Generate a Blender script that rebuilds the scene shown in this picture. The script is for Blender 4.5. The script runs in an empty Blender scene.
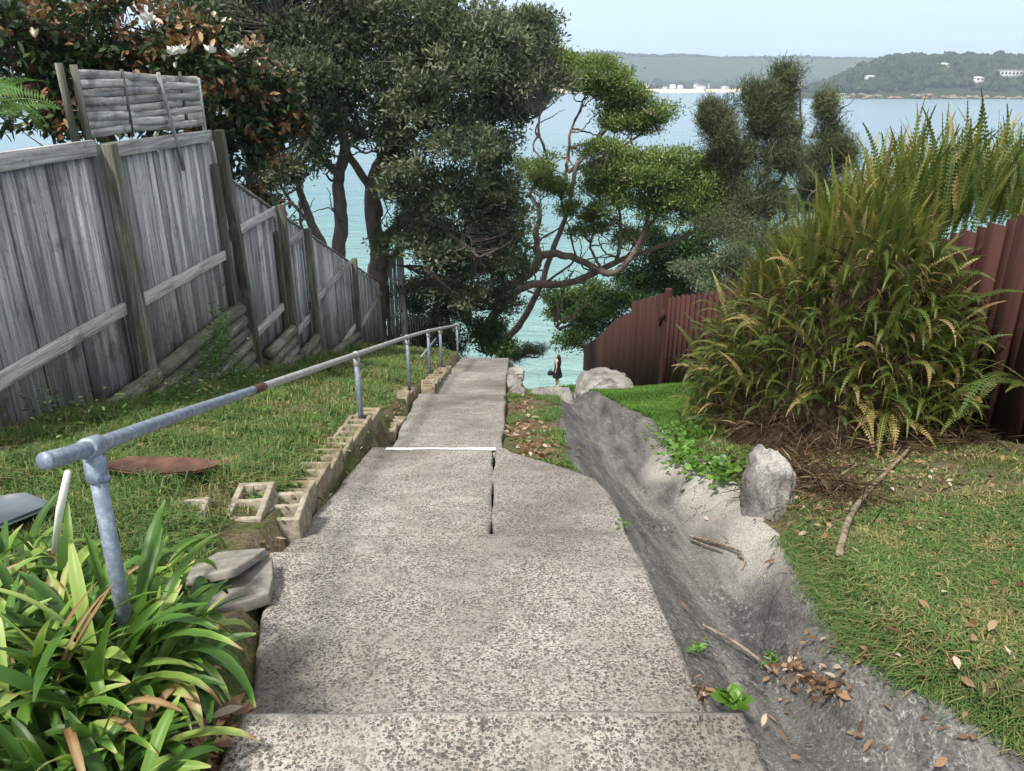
import bpy, math, random
import numpy as np
from mathutils import Vector, noise as mnoise
R = math.radians
rng = np.random.default_rng(11)
random.seed(11)
scene = bpy.context.scene
COL = scene.collection

# ------------------------------------------------------------------ camera model
F, CX, CY, PITCH = 770.0, 512.0, 385.5, R(21.3)
CP, SP = math.cos(PITCH), math.sin(PITCH)

def ray(u, v):
    a, b = (u - CX) / F, (CY - v) / F
    return np.array([a, CP + b * SP, -SP + b * CP])

def at(u, v, y):
    d = ray(u, v)
    return d * (y / d[1])

def sm(e0, e1, x):
    t = np.clip((np.asarray(x, float) - e0) / (e1 - e0), 0, 1)
    return t * t * (3 - 2 * t)

def zp(y):
    return np.interp(y, [0, 1.7, 17, 36, 38.5, 46, 60], [-1.65, -1.65, -5.934, -14.25, -16.1, -19, -24])

def on(u, v, off=0.0, prof=None):
    prof = prof or zp
    d = ray(u, v)
    ys = np.linspace(0.8, 45, 9000)
    z = d[2] / d[1] * ys
    k = np.argmax(z < prof(ys) + off)
    y = ys[k]
    return d * (y / d[1])

# ------------------------------------------------------------------ mesh helpers
def unit(a):
    return a / np.maximum(np.linalg.norm(a, axis=-1, keepdims=True), 1e-9)

class MB:
    """collects vertices and polygons for ONE mesh object"""
    def __init__(s):
        s.V, s.Fs, s.C, s.n = [], [], [], 0
    def add(s, V, Fc, c=0.5):
        V = np.asarray(V, float).reshape(-1, 3)
        if not isinstance(Fc, list): Fc = [Fc]
        for f in Fc:
            f = np.asarray(f, int)
            if f.size: s.Fs.append(f + s.n)
        c = np.broadcast_to(np.asarray(c, float), (len(V),)) if np.ndim(c) < 2 else c
        s.V.append(V); s.C.append(np.array(c)); s.n += len(V)
    def box(s, c, size, rot=None, col=0.5, ax=None):
        x, y, z = np.array(size) / 2
        V = np.array([[i * x, j * y, k * z] for k in (-1, 1) for j in (-1, 1) for i in (-1, 1)])
        if rot is not None: V = V @ np.array(rot).T
        s.add(V + np.array(c), np.array([[0, 2, 3, 1], [4, 5, 7, 6], [0, 1, 5, 4], [2, 6, 7, 3], [0, 4, 6, 2], [1, 3, 7, 5]]), col)
    def bar(s, p0, p1, w, h, col=0.5, side=(1, 0, 0)):
        p0, p1 = np.array(p0, float), np.array(p1, float)
        d = p1 - p0; L = np.linalg.norm(d); d /= L
        a = np.array(side, float); a = a - d * (a @ d); a /= np.linalg.norm(a)
        b = np.cross(d, a)
        s.box((p0 + p1) / 2, (w, h, L), np.stack([a, b, d], 1), col)
    def tube(s, pts, rad, seg=8, cap=True, col=0.5, wob=0.0):
        pts = np.asarray(pts, float); n = len(pts)
        rad = np.broadcast_to(np.asarray(rad, float), (n,))
        T = unit(np.gradient(pts, axis=0))
        ref = np.array([0, 0, 1.0]) if abs(T[0][2]) < 0.9 else np.array([1.0, 0, 0])
        A = []; a = ref
        for t in T:
            a = a - t * (a @ t); a = a / max(np.linalg.norm(a), 1e-6); A.append(a)
        A = np.array(A); B = np.cross(T, A)
        th = np.linspace(0, 2 * math.pi, seg, endpoint=False)
        rr = rad[:, None] * (1 + wob * rng.normal(0, 1, (n, seg)))
        V = pts[:, None] + (A[:, None] * np.cos(th)[None, :, None] + B[:, None] * np.sin(th)[None, :, None]) * rr[..., None]
        i = np.arange(n - 1)[:, None] * seg; j = np.arange(seg)[None]; jn = (j + 1) % seg
        Q = np.stack([i + j, i + jn, i + seg + jn, i + seg + j], -1).reshape(-1, 4)
        fs = [Q]
        if cap:
            fs += [np.arange(seg)[None, ::-1], (np.arange(seg) + (n - 1) * seg)[None]]
        s.add(V.reshape(-1, 3), fs, col)
    def build(s, name, mat, parent=None, smooth=False, loc=None):
        V = np.concatenate(s.V); C = np.concatenate(s.C)
        if loc is not None: V = V - np.array(loc)
        me = bpy.data.meshes.new(name)
        me.vertices.add(len(V)); me.vertices.foreach_set('co', V.ravel().astype(np.float32))
        tot = np.concatenate([np.full(len(f), f.shape[1]) for f in s.Fs])
        li = np.concatenate([f.ravel() for f in s.Fs])
        st = np.concatenate([[0], np.cumsum(tot)[:-1]])
        me.loops.add(len(li)); me.loops.foreach_set('vertex_index', li.astype(np.int32))
        me.polygons.add(len(tot))
        me.polygons.foreach_set('loop_start', st.astype(np.int32))
        me.polygons.foreach_set('loop_total', tot.astype(np.int32))
        at_ = me.attributes.new('var', 'FLOAT', 'POINT')
        at_.data.foreach_set('value', C.astype(np.float32))
        me.update(calc_edges=True)
        if smooth: me.polygons.foreach_set('use_smooth', np.ones(len(tot), bool))
        for m in (mat if isinstance(mat, list) else [mat]): me.materials.append(m)
        me.validate()
        o = bpy.data.objects.new(name, me); COL.objects.link(o)
        if loc is not None: o.location = loc
        elif parent is not None:
            o.parent = parent
            o.location = -Vector(parent.location) if parent.parent is None else Vector((0, 0, 0))
        return o

def tag(o, label=None, cat=None, group=None, kind=None):
    if label: o['label'] = label
    if cat: o['category'] = cat
    if group: o['group'] = group
    if kind: o['kind'] = kind
    return o

def thing(name, loc, label, cat, group=None):
    o = bpy.data.objects.new(name, None); COL.objects.link(o)
    o.empty_display_size = 0.1
    o.location = Vector([float(q) for q in loc])
    return tag(o, label, cat, group)

def bevel(o, w, seg=2):
    m = o.modifiers.new('bevel', 'BEVEL'); m.width = w; m.segments = seg; m.limit_method = 'ANGLE'
    return o

def spline(P, n):
    P = np.asarray(P, float); k = len(P)
    if k == 2: return P[0] + (P[1] - P[0]) * np.linspace(0, 1, n)[:, None]
    t = np.linspace(0, k - 1, n); i = np.minimum(t.astype(int), k - 2); f = (t - i)[:, None]
    p0 = P[np.maximum(i - 1, 0)]; p1 = P[i]; p2 = P[i + 1]; p3 = P[np.minimum(i + 2, k - 1)]
    return 0.5 * (2 * p1 + (p2 - p0) * f + (2 * p0 - 5 * p1 + 4 * p2 - p3) * f ** 2 + (3 * p1 - p0 - 3 * p2 + p3) * f ** 3)

def fbm(x, y, s=1.0, o=3, seed=0):
    x = np.asarray(x, float); y = np.asarray(y, float)
    out = np.zeros(np.broadcast(x, y).shape); amp = 1.0
    rs = np.random.default_rng(seed)
    for k in range(o):
        for m in range(4):
            a = rs.uniform(0, 2 * math.pi); ph = rs.uniform(0, 6.28); q = s * 2 ** k * rs.uniform(.7, 1.3)
            out = out + amp * np.sin((x * math.cos(a) + y * math.sin(a)) * q * 6.28 + ph) / 3
        amp *= .5
    return out

# ------------------------------------------------------------------ materials
def newmat(name):
    m = bpy.data.materials.new(name); m.use_nodes = True
    nt = m.node_tree; b = nt.nodes['Principled BSDF']
    return m, nt, b

def nd(nt, t, **kw):
    n = nt.nodes.new(t)
    for k, v in kw.items():
        if k in n.inputs: n.inputs[k].default_value = v
        else: setattr(n, k, v)
    return n

def ramp(nt, fac, stops, interp='LINEAR'):
    r = nt.nodes.new('ShaderNodeValToRGB'); r.color_ramp.interpolation = interp
    e = r.color_ramp.elements
    e[0].position, e[0].color = stops[0][0], (*stops[0][1], 1)
    e[1].position, e[1].color = stops[-1][0], (*stops[-1][1], 1)
    for p, c in stops[1:-1]:
        x = e.new(p); x.color = (*c, 1)
    nt.links.new(fac, r.inputs[0]); return r.outputs[0]

def coords(nt, scale=(1, 1, 1), rot=(0, 0, 0)):
    g = nt.nodes.new('ShaderNodeNewGeometry')
    mp = nt.nodes.new('ShaderNodeMapping'); mp.inputs['Scale'].default_value = scale; mp.inputs['Rotation'].default_value = rot
    nt.links.new(g.outputs['Position'], mp.inputs[0]); return mp.outputs[0]

def noi(nt, vec, scale, detail=4, rough=.6, dist=0):
    n = nd(nt, 'ShaderNodeTexNoise'); n.inputs['Scale'].default_value = scale
    n.inputs['Detail'].default_value = detail; n.inputs['Roughness'].default_value = rough; n.inputs['Distortion'].default_value = dist
    nt.links.new(vec, n.inputs['Vector']); return n.outputs[0]

def mix(nt, fac, a, b, mode='MIX'):
    m = nt.nodes.new('ShaderNodeMix'); m.data_type = 'RGBA'; m.blend_type = mode
    for s, v in ((m.inputs[0], fac), (m.inputs[6], a), (m.inputs[7], b)):
        if isinstance(v, (int, float)): s.default_value = v
        elif isinstance(v, tuple): s.default_value = (*v, 1)
        else: nt.links.new(v, s)
    return m.outputs[2]

def mth(nt, op, a, b=None):
    m = nt.nodes.new('ShaderNodeMath'); m.operation = op
    for s, v in ((m.inputs[0], a), (m.inputs[1], b)):
        if v is None: continue
        if isinstance(v, (int, float)): s.default_value = v
        else: nt.links.new(v, s)
    return m.outputs[0]

def bump(nt, b, h, strength=.3, dist=.01):
    n = nt.nodes.new('ShaderNodeBump'); n.inputs['Strength'].default_value = strength; n.inputs['Distance'].default_value = dist
    nt.links.new(h, n.inputs['Height']); nt.links.new(n.outputs[0], b.inputs['Normal'])

def var(nt):
    a = nt.nodes.new('ShaderNodeAttribute'); a.attribute_name = 'var'; return a.outputs['Fac']

def setc(nt, b, c):
    if isinstance(c, tuple): b.inputs['Base Color'].default_value = (*c, 1)
    else: nt.links.new(c, b.inputs['Base Color'])

def leafmat(name, stops, rough=.45, trans=.25, spec=.4, tint=1.3):
    m, nt, b = newmat(name)
    c = ramp(nt, var(nt), stops)
    setc(nt, b, c); b.inputs['Roughness'].default_value = rough; b.inputs['Specular IOR Level'].default_value = spec
    if trans > 0:
        t = nt.nodes.new('ShaderNodeBsdfTranslucent'); nt.links.new(mix(nt, 1.0, c, (tint, tint, tint * .6), 'MULTIPLY'), t.inputs[0])
        ms = nt.nodes.new('ShaderNodeMixShader'); ms.inputs[0].default_value = trans
        nt.links.new(b.outputs[0], ms.inputs[1]); nt.links.new(t.outputs[0], ms.inputs[2])
        nt.links.new(ms.outputs[0], nt.nodes['Material Output'].inputs[0])
    return m

def barkmat(name, c0, c1, sc=6):
    m, nt, b = newmat(name)
    p = coords(nt, (1, 1, .35))
    n = noi(nt, p, sc, 6, .65)
    setc(nt, b, ramp(nt, n, [(.3, c0), (.7, c1)])); b.inputs['Roughness'].default_value = .9
    bump(nt, b, noi(nt, p, sc * 3, 5, .7), .7, .03); return m

def woodmat(name, dark, mid, light, axis='z', green=False, lichen=.0):
    m, nt, b = newmat(name)
    sc = {'z': (34, 34, 1.6), 'y': (34, 1.6, 34)}[axis]
    v = var(nt)
    off = nt.nodes.new('ShaderNodeCombineXYZ')
    nt.links.new(mth(nt, 'MULTIPLY', v, 37.0), off.inputs[0 if axis == 'y' else 1]); nt.links.new(mth(nt, 'MULTIPLY', v, 91.0), off.inputs[2 if axis == 'z' else 1])
    g = coords(nt, sc)
    ad = nt.nodes.new('ShaderNodeVectorMath'); ad.operation = 'ADD'; nt.links.new(g, ad.inputs[0]); nt.links.new(off.outputs[0], ad.inputs[1])
    grain = noi(nt, ad.outputs[0], 1.0, 6, .65, .6)
    blot = noi(nt, coords(nt), 2.3, 5, .6)
    c = ramp(nt, grain, [(.34, dark), (.5, mid), (.66, light)])
    tone = ramp(nt, v, [(0, (.55, .55, .56)), (1, (1.32, 1.31, 1.3))])
    c = mix(nt, 1.0, c, tone, 'MULTIPLY')
    mold = ramp(nt, blot, [(.56, (0, 0, 0)), (.66, (1, 1, 1))])
    c = mix(nt, mth(nt, 'MULTIPLY', mold, .55), c, (.07, .07, .065))
    # small dark mould speckle
    sp = ramp(nt, noi(nt, coords(nt), 28, 3, .7), [(.6, (0, 0, 0)), (.68, (1, 1, 1))])
    c = mix(nt, mth(nt, 'MULTIPLY', sp, .5), c, (.06, .06, .055))
    # knots
    vo = nd(nt, 'ShaderNodeTexVoronoi'); vo.inputs['Scale'].default_value = 1.0
    nt.links.new(coords(nt, (9, 9, 2.6) if axis == 'z' else (9, 2.6, 9)), vo.inputs['Vector'])
    kn = ramp(nt, vo.outputs['Distance'], [(.05, (1, 1, 1)), (.1, (0, 0, 0))])
    c = mix(nt, mth(nt, 'MULTIPLY', kn, .6), c, (.05, .045, .04))
    if green:
        gm = ramp(nt, noi(nt, coords(nt, (3, 3, .8)), 1.7, 4, .6), [(.4, (0, 0, 0)), (.62, (1, 1, 1))])
        c = mix(nt, mth(nt, 'MULTIPLY', gm, .6), c, (.07, .085, .05))
    setc(nt, b, c); b.inputs['Roughness'].default_value = .9; b.inputs['Specular IOR Level'].default_value = .2
    bump(nt, b, grain, .5, .006); return m

M = {}
def plain(name, c, rough=.6, metal=0, spec=.4, ns=0, c2=None, bs=0):
    m, nt, b = newmat(name)
    if c2:
        n = noi(nt, coords(nt), ns, 5, .65); setc(nt, b, ramp(nt, n, [(.35, c), (.65, c2)]))
        if bs: bump(nt, b, n, bs, .01)
    else: setc(nt, b, c)
    b.inputs['Roughness'].default_value = rough; b.inputs['Metallic'].default_value = metal; b.inputs['Specular IOR Level'].default_value = spec
    return m

def concrete():
    m, nt, b = newmat('exposed_aggregate_concrete')
    p = coords(nt)
    wb = nt.nodes.new('ShaderNodeVectorMath'); wb.operation = 'ADD'
    nn = nd(nt, 'ShaderNodeTexNoise'); nn.inputs['Scale'].default_value = 60; nt.links.new(p, nn.inputs['Vector'])
    sc_ = nt.nodes.new('ShaderNodeVectorMath'); sc_.operation = 'SCALE'; sc_.inputs['Scale'].default_value = .012
    nt.links.new(nn.outputs['Color'], sc_.inputs[0]); nt.links.new(p, wb.inputs[0]); nt.links.new(sc_.outputs[0], wb.inputs[1])
    masks = []
    for s, thr in ((80, .45), (140, .4)):
        vo = nd(nt, 'ShaderNodeTexVoronoi'); vo.inputs['Scale'].default_value = s; nt.links.new(wb.outputs[0], vo.inputs['Vector'])
        sep = nt.nodes.new('ShaderNodeSeparateColor'); nt.links.new(vo.outputs['Color'], sep.inputs[0])
        th = mth(nt, 'ADD', mth(nt, 'MULTIPLY', sep.outputs[0], .42), thr - .17)
        d = mth(nt, 'SUBTRACT', th, vo.outputs['Distance'])
        masks.append((mth(nt, 'MINIMUM', mth(nt, 'MAXIMUM', mth(nt, 'MULTIPLY', d, 12.0), 0.0), 1.0), sep.outputs[1]))
    stones = None
    big = noi(nt, p, 1.1, 5, .65)
    cem = ramp(nt, big, [(.3, (.22, .208, .19)), (.48, (.36, .345, .32)), (.7, (.5, .482, .45))])
    fine = noi(nt, p, 90, 3, .7)
    cem = mix(nt, 1.0, cem, ramp(nt, fine, [(.3, (.72, .72, .72)), (.7, (1.14, 1.14, 1.14))]), 'MULTIPLY')
    c = cem
    wear = ramp(nt, noi(nt, p, 4.5, 9, .72), [(.36, (.3, .3, .3)), (.5, (1, 1, 1))])
    wear = mth(nt, 'MULTIPLY', wear, ramp(nt, mth(nt, 'ADD', var(nt), mth(nt, 'MULTIPLY', noi(nt, p, 9, 3, .6), .5)), [(.75, (1, 1, 1)), (1.0, (.15, .15, .15))]))
    for k, r in masks:
        sc2 = ramp(nt, r, [(0, (.06, .058, .056)), (.5, (.12, .114, .108)), (.8, (.19, .175, .16)), (1, (.29, .245, .2))])
        c = mix(nt, mth(nt, 'MULTIPLY', k, wear), c, sc2)
    st = ramp(nt, noi(nt, coords(nt, (1, .6, 1)), .9, 5, .6, .4), [(.36, (1.05, 1.05, 1.05)), (.52, (.82, .81, .79)), (.66, (.6, .58, .55))])
    c = mix(nt, 1.0, c, st, 'MULTIPLY')
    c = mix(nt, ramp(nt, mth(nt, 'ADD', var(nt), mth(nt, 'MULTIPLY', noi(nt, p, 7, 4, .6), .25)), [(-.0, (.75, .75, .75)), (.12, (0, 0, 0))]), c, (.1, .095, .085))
    setc(nt, b, c); b.inputs['Roughness'].default_value = .85; b.inputs['Specular IOR Level'].default_value = .25
    bump(nt, b, mth(nt, 'ADD', masks[0][0], fine), .45, .004)
    return m

def rockmat(name, dark, mid, light, streak=True):
    m, nt, b = newmat(name)
    p = coords(nt)
    a = noi(nt, coords(nt, (5.0, .9, 3.0)) if streak else p, 1.6 if streak else 3.5, 7, .65, .5)
    c = ramp(nt, a, [(.3, dark), (.5, mid), (.68, light)])
    wv = noi(nt, p, 1.3, 5, .6)
    c = mix(nt, mth(nt, 'MULTIPLY', ramp(nt, wv, [(.48, (0, 0, 0)), (.62, (1, 1, 1))]), .6), c, light)
    g = noi(nt, p, 70, 4, .75)
    c = mix(nt, 1.0, c, ramp(nt, g, [(.34, (.5, .5, .5)), (.5, (.95, .95, .95)), (.68, (1.35, 1.35, 1.33))]), 'MULTIPLY')
    ls = ramp(nt, noi(nt, p, 14, 6, .8), [(.57, (0, 0, 0)), (.66, (1, 1, 1))])
    c = mix(nt, mth(nt, 'MULTIPLY', ls, .45), c, (.035, .035, .038))
    setc(nt, b, c); b.inputs['Roughness'].default_value = .85; b.inputs['Specular IOR Level'].default_value = .3
    bump(nt, b, mth(nt, 'ADD', mth(nt, 'MULTIPLY', a, 2.0), g), .6, .012); return m

def groundmat():
    m, nt, b = newmat('soil_and_thin_turf')
    p = coords(nt)
    n = noi(nt, p, 2.2, 6, .65); f = noi(nt, p, 45, 4, .75)
    soil = ramp(nt, f, [(.3, (.06, .045, .03)), (.55, (.15, .115, .08)), (.75, (.26, .21, .15))])
    turf = ramp(nt, f, [(.3, (.03, .04, .012)), (.6, (.085, .105, .035)), (.8, (.19, .18, .09))])
    c = mix(nt, ramp(nt, n, [(.42, (0, 0, 0)), (.58, (1, 1, 1))]), turf, soil)
    setc(nt, b, c); b.inputs['Roughness'].default_value = .95; b.inputs['Specular IOR Level'].default_value = .1
    bump(nt, b, f, .8, .02); return m

M['concrete'] = concrete()
def gullymat():
    m, nt, b = newmat('stained_gutter_rock')
    p = coords(nt)
    a = noi(nt, coords(nt, (7.0, .7, 2.0)), 1.5, 6, .62, .4)
    c = ramp(nt, a, [(.32, (.045, .045, .047)), (.5, (.1, .097, .094)), (.7, (.19, .183, .172))])
    g = noi(nt, p, 85, 4, .8)
    pale = ramp(nt, noi(nt, p, 2.2, 5, .65), [(.3, (.22, .21, .19)), (.7, (.42, .4, .365))])
    c = mix(nt, var(nt), c, pale)
    fl = ramp(nt, noi(nt, coords(nt, (1.6, .8, 1)), 34, 5, .8, .5), [(.53, (0, 0, 0)), (.62, (1, 1, 1))])
    pat = ramp(nt, noi(nt, p, 1.6, 4, .6), [(.42, (0, 0, 0)), (.6, (1, 1, 1))])
    c = mix(nt, mth(nt, 'MULTIPLY', mth(nt, 'MULTIPLY', fl, pat), .75), c, (.33, .325, .315))
    c = mix(nt, 1.0, c, ramp(nt, g, [(.34, (.45, .45, .45)), (.5, (.95, .95, .95)), (.66, (1.5, 1.5, 1.48))]), 'MULTIPLY')
    mo = ramp(nt, noi(nt, coords(nt, (2.5, 1, 1)), 1.9, 5, .7), [(.6, (0, 0, 0)), (.7, (1, 1, 1))])
    c = mix(nt, mth(nt, 'MULTIPLY', mo, .5), c, (.05, .05, .035))
    vo = nd(nt, 'ShaderNodeTexVoronoi'); vo.feature = 'DISTANCE_TO_EDGE'; vo.inputs['Scale'].default_value = 1.0
    wv = nt.nodes.new('ShaderNodeVectorMath'); wv.operation = 'ADD'; nz = nd(nt, 'ShaderNodeTexNoise'); nz.inputs['Scale'].default_value = 4; nz.inputs['Detail'].default_value = 5; nt.links.new(p, nz.inputs['Vector'])
    ss = nt.nodes.new('ShaderNodeVectorMath'); ss.operation = 'SCALE'; ss.inputs['Scale'].default_value = .5; nt.links.new(nz.outputs['Color'], ss.inputs[0]); nt.links.new(coords(nt, (1.5, .45, .6)), wv.inputs[0]); nt.links.new(ss.outputs[0], wv.inputs[1]); nt.links.new(wv.outputs[0], vo.inputs['Vector'])
    ck = ramp(nt, vo.outputs['Distance'], [(.002, (1, 1, 1)), (.007, (0, 0, 0))])
    c = mix(nt, mth(nt, 'MULTIPLY', ck, .6), c, (.02, .02, .018))
    setc(nt, b, c); b.inputs['Roughness'].default_value = .85; b.inputs['Specular IOR Level'].default_value = .3
    bump(nt, b, mth(nt, 'SUBTRACT', mth(nt, 'ADD', mth(nt, 'MULTIPLY', a, 1.5), g), ck), .55, .01); return m
M['gully'] = gullymat()
M['rock'] = rockmat('weathered_sandstone', (.065, .064, .066), (.15, .146, .142), (.33, .315, .29))
M['boulder'] = rockmat('pale_sandstone', (.06, .057, .053), (.17, .163, .152), (.38, .366, .345), False)
M['ground'] = groundmat()
M['grey_v'] = woodmat('grey_paling_wood', (.18, .179, .18), (.37, .368, .366), (.58, .578, .57), 'z')
M['grey_h'] = woodmat('grey_rail_wood', (.2, .195, .188), (.37, .362, .348), (.56, .55, .53), 'y')
M['post'] = woodmat('mossy_post_wood', (.06, .058, .05), (.15, .145, .125), (.3, .29, .26), 'z', True)
M['log'] = woodmat('mossy_log_wood', (.07, .068, .058), (.2, .19, .16), (.36, .345, .3), 'y', True)
def paint(name, c):
    m, nt, b = newmat(name)
    g = noi(nt, coords(nt, (22, 22, .9)), 1.0, 5, .65)
    cc = ramp(nt, g, [(.3, tuple(q * .72 for q in c)), (.7, tuple(q * 1.25 for q in c))])
    cc = mix(nt, 1.0, cc, ramp(nt, var(nt), [(0, (.7, .7, .7)), (1, (1.3, 1.27, 1.22))]), 'MULTIPLY')
    d = ramp(nt, noi(nt, coords(nt), 3.0, 6, .7), [(.6, (0, 0, 0)), (.72, (1, 1, 1))])
    cc = mix(nt, mth(nt, 'MULTIPLY', d, .25), cc, (.16, .12, .1))
    setc(nt, b, cc); b.inputs['Roughness'].default_value = .75; b.inputs['Specular IOR Level'].default_value = .2; bump(nt, b, g, .3, .004); return m
M['brown_paint'] = paint('brown_fence_paint', (.048, .0195, .016))
def galv(name, a, c):
    m, nt, b = newmat(name)
    n = noi(nt, coords(nt), 34, 8, .8); s = noi(nt, coords(nt), 7, 6, .7)
    cc = ramp(nt, n, [(.34, tuple(q * .7 for q in a)), (.5, a), (.66, c)])
    sc3 = ramp(nt, noi(nt, coords(nt, (60, 9, 9)), 1.0, 5, .8), [(.58, (0, 0, 0)), (.7, (1, 1, 1))]); cc = mix(nt, mth(nt, 'MULTIPLY', sc3, .5), cc, (.5, .52, .54))
    cc = mix(nt, mth(nt, 'MULTIPLY', ramp(nt, s, [(.58, (0, 0, 0)), (.68, (1, 1, 1))]), .6), cc, (.16, .13, .11))
    setc(nt, b, cc); b.inputs['Roughness'].default_value = .55; b.inputs['Metallic'].default_value = .4; bump(nt, b, n, .2, .002); return m
M['galv'] = galv('galvanised_steel', (.2, .24, .3), (.36, .41, .48))
M['galv_pale'] = galv('oxidised_pale_steel', (.36, .37, .37), (.58, .58, .57))
M['block'] = plain('concrete_block', (.17, .145, .11), .95, 0, .15, 22, (.36, .325, .265), .5)
M['block_yellow'] = plain('lichened_block', (.13, .11, .075), .95, 0, .15, 9, (.31, .265, .19), .6)
M['paver'] = plain('grey_broken_slab', (.13, .125, .11), .9, 0, .2, 9, (.3, .285, .255), .5)
M['white_paint'] = plain('worn_white_paint', (.5, .49, .46), .7, 0, .3, 30, (.82, .82, .8), .3)
M['rust_sheet'] = plain('rusty_sheet', (.07, .035, .025), .7, .2, .3, 9, (.15, .08, .058), .3)
M['blue_board'] = plain('blue_grey_board', (.07, .09, .115), .5, 0, .4, 5, (.12, .15, .18), .1)
M['stick'] = plain('dead_wood', (.1, .075, .05), .95, 0, .1, 25, (.3, .25, .19), .5)
M['pvc'] = plain('weathered_plastic', (.62, .58, .48), .5, 0, .4, 20, (.75, .72, .64))
M['bark_dark'] = barkmat('grey_bark', (.05, .042, .036), (.17, .145, .125))
M['bark_pink'] = barkmat('pinkish_bark', (.075, .055, .043), (.26, .2, .165), 5)
M['twig'] = plain('twig_bark', (.07, .055, .045), .9, 0, .1, 8, (.16, .13, .11))
M['skin'] = plain('skin', (.5, .3, .21), .5, 0, .4)
M['hair'] = plain('black_hair', (.01, .008, .008), .4, 0, .5)
M['black_cloth'] = plain('black_cloth', (.014, .013, .016), .85, 0, .2)
M['soil'] = plain('dark_root_soil', (.025, .018, .012), .97, 0, .05, 20, (.075, .05, .033), .9)
M['sand'] = plain('beach_sand', (.62, .52, .38), .9, 0, .2, .02, (.74, .63, .47))
M['white_wall'] = plain('white_render', (.6, .6, .58), .7)
M['cream_wall'] = plain('cream_render', (.55, .5, .42), .7)
M['grey_roof'] = plain('grey_roof', (.22, .23, .25), .6)
M['pale_roof'] = plain('pale_roof', (.6, .62, .64), .5)
M['red_roof'] = plain('red_roof', (.3, .12, .08), .7)
M['window'] = plain('dark_glass', (.02, .03, .04), .1)
M['white_petal'] = plain('white_petal', (.82, .81, .74), .5)
M['orange_rock'] = plain('orange_sandstone', (.13, .1, .075), .9, 0, .2, .3, (.34, .25, .17), .3)

M['grass'] = leafmat('grass_blade', [(0, (.3, .24, .12)), (.14, (.26, .24, .1)), (.3, (.09, .14, .044)), (.7, (.078, .152, .04)), (1, (.15, .24, .075))], .6, .3, .2)
M['grass_lush'] = leafmat('lush_grass_blade', [(0, (.05, .11, .02)), (.6, (.075, .17, .025)), (1, (.13, .24, .04))], .6, .35, .2)
M['banksia'] = leafmat('banksia_leaf', [(0, (.04, .06, .034)), (.5, (.088, .118, .068)), (.85, (.165, .195, .12)), (1, (.25, .28, .18))], .55, .3, .15)
M['gum'] = leafmat('tea_tree_leaf', [(0, (.045, .08, .016)), (.45, (.11, .17, .04)), (.85, (.21, .275, .075)), (1, (.3, .34, .12))], .45, .3, .4)
M['casuarina'] = leafmat('casuarina_needle', [(0, (.045, .06, .032)), (.5, (.085, .107, .05)), (1, (.17, .19, .095))], .7, .2, .2)
M['shrub'] = leafmat('shrub_leaf', [(0, (.02, .045, .012)), (.5, (.055, .115, .024)), (1, (.12, .21, .045))], .45, .3, .4)
M['grey_shrub'] = leafmat('grey_shrub_leaf', [(0, (.045, .065, .035)), (.5, (.1, .14, .075)), (1, (.19, .235, .14))], .55, .25, .3)
M['magnolia'] = leafmat('magnolia_leaf', [(0, (.012, .024, .01)), (.3, (.03, .055, .018)), (.55, (.06, .095, .03)), (.62, (.1, .05, .024)), (.85, (.26, .135, .062)), (1, (.38, .22, .11))], .35, .12, .5)
M['tree_fern'] = leafmat('tree_fern_frond', [(0, (.05, .12, .03)), (1, (.13, .25, .07))], .5, .35, .3)
M['fern'] = leafmat('sword_fern_frond', [(0, (.022, .042, .01)), (.4, (.065, .105, .02)), (.75, (.135, .165, .034)), (.9, (.3, .26, .08)), (1, (.36, .25, .12))], .5, .3, .3)
M['strap'] = leafmat('strap_leaf', [(0, (.03, .075, .014)), (.35, (.065, .15, .024)), (.62, (.15, .27, .045)), (.78, (.32, .4, .12)), (.88, (.36, .29, .15)), (1, (.22, .115, .055))], .42, .25, .28)
M['dead_leaf'] = leafmat('dead_leaf', [(0, (.07, .042, .024)), (.45, (.17, .1, .055)), (.8, (.28, .185, .11)), (1, (.45, .39, .31))], .7, .15, .2)
M['thatch'] = leafmat('dry_fern_thatch', [(0, (.02, .013, .008)), (.5, (.065, .042, .026)), (.85, (.16, .11, .065)), (1, (.34, .26, .17))], .8, .1, .1)
M['weed'] = leafmat('weed_leaf', [(0, (.04, .1, .015)), (1, (.13, .27, .035))], .4, .3, .4)
def forestmat(name, a, b_, c, sc):
    m, nt, b = newmat(name)
    n = noi(nt, coords(nt), sc, 6, .7)
    cc = ramp(nt, n, [(.35, a), (.52, b_), (.7, c)])
    cc = mix(nt, 1.0, cc, ramp(nt, var(nt), [(0, (.35, .38, .38)), (1, (1.6, 1.55, 1.35))]), 'MULTIPLY')
    setc(nt, b, cc); b.inputs['Roughness'].default_value = .9; b.inputs['Specular IOR Level'].default_value = .05
    bump(nt, b, n, 1.0, 3.0); return m
M['forest'] = forestmat('headland_bush', (.016, .026, .012), (.042, .058, .024), (.1, .115, .055), .35)
M['far_forest'] = forestmat('far_ridge_bush', (.035, .05, .025), (.05, .07, .033), (.07, .09, .045), .035)

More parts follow.
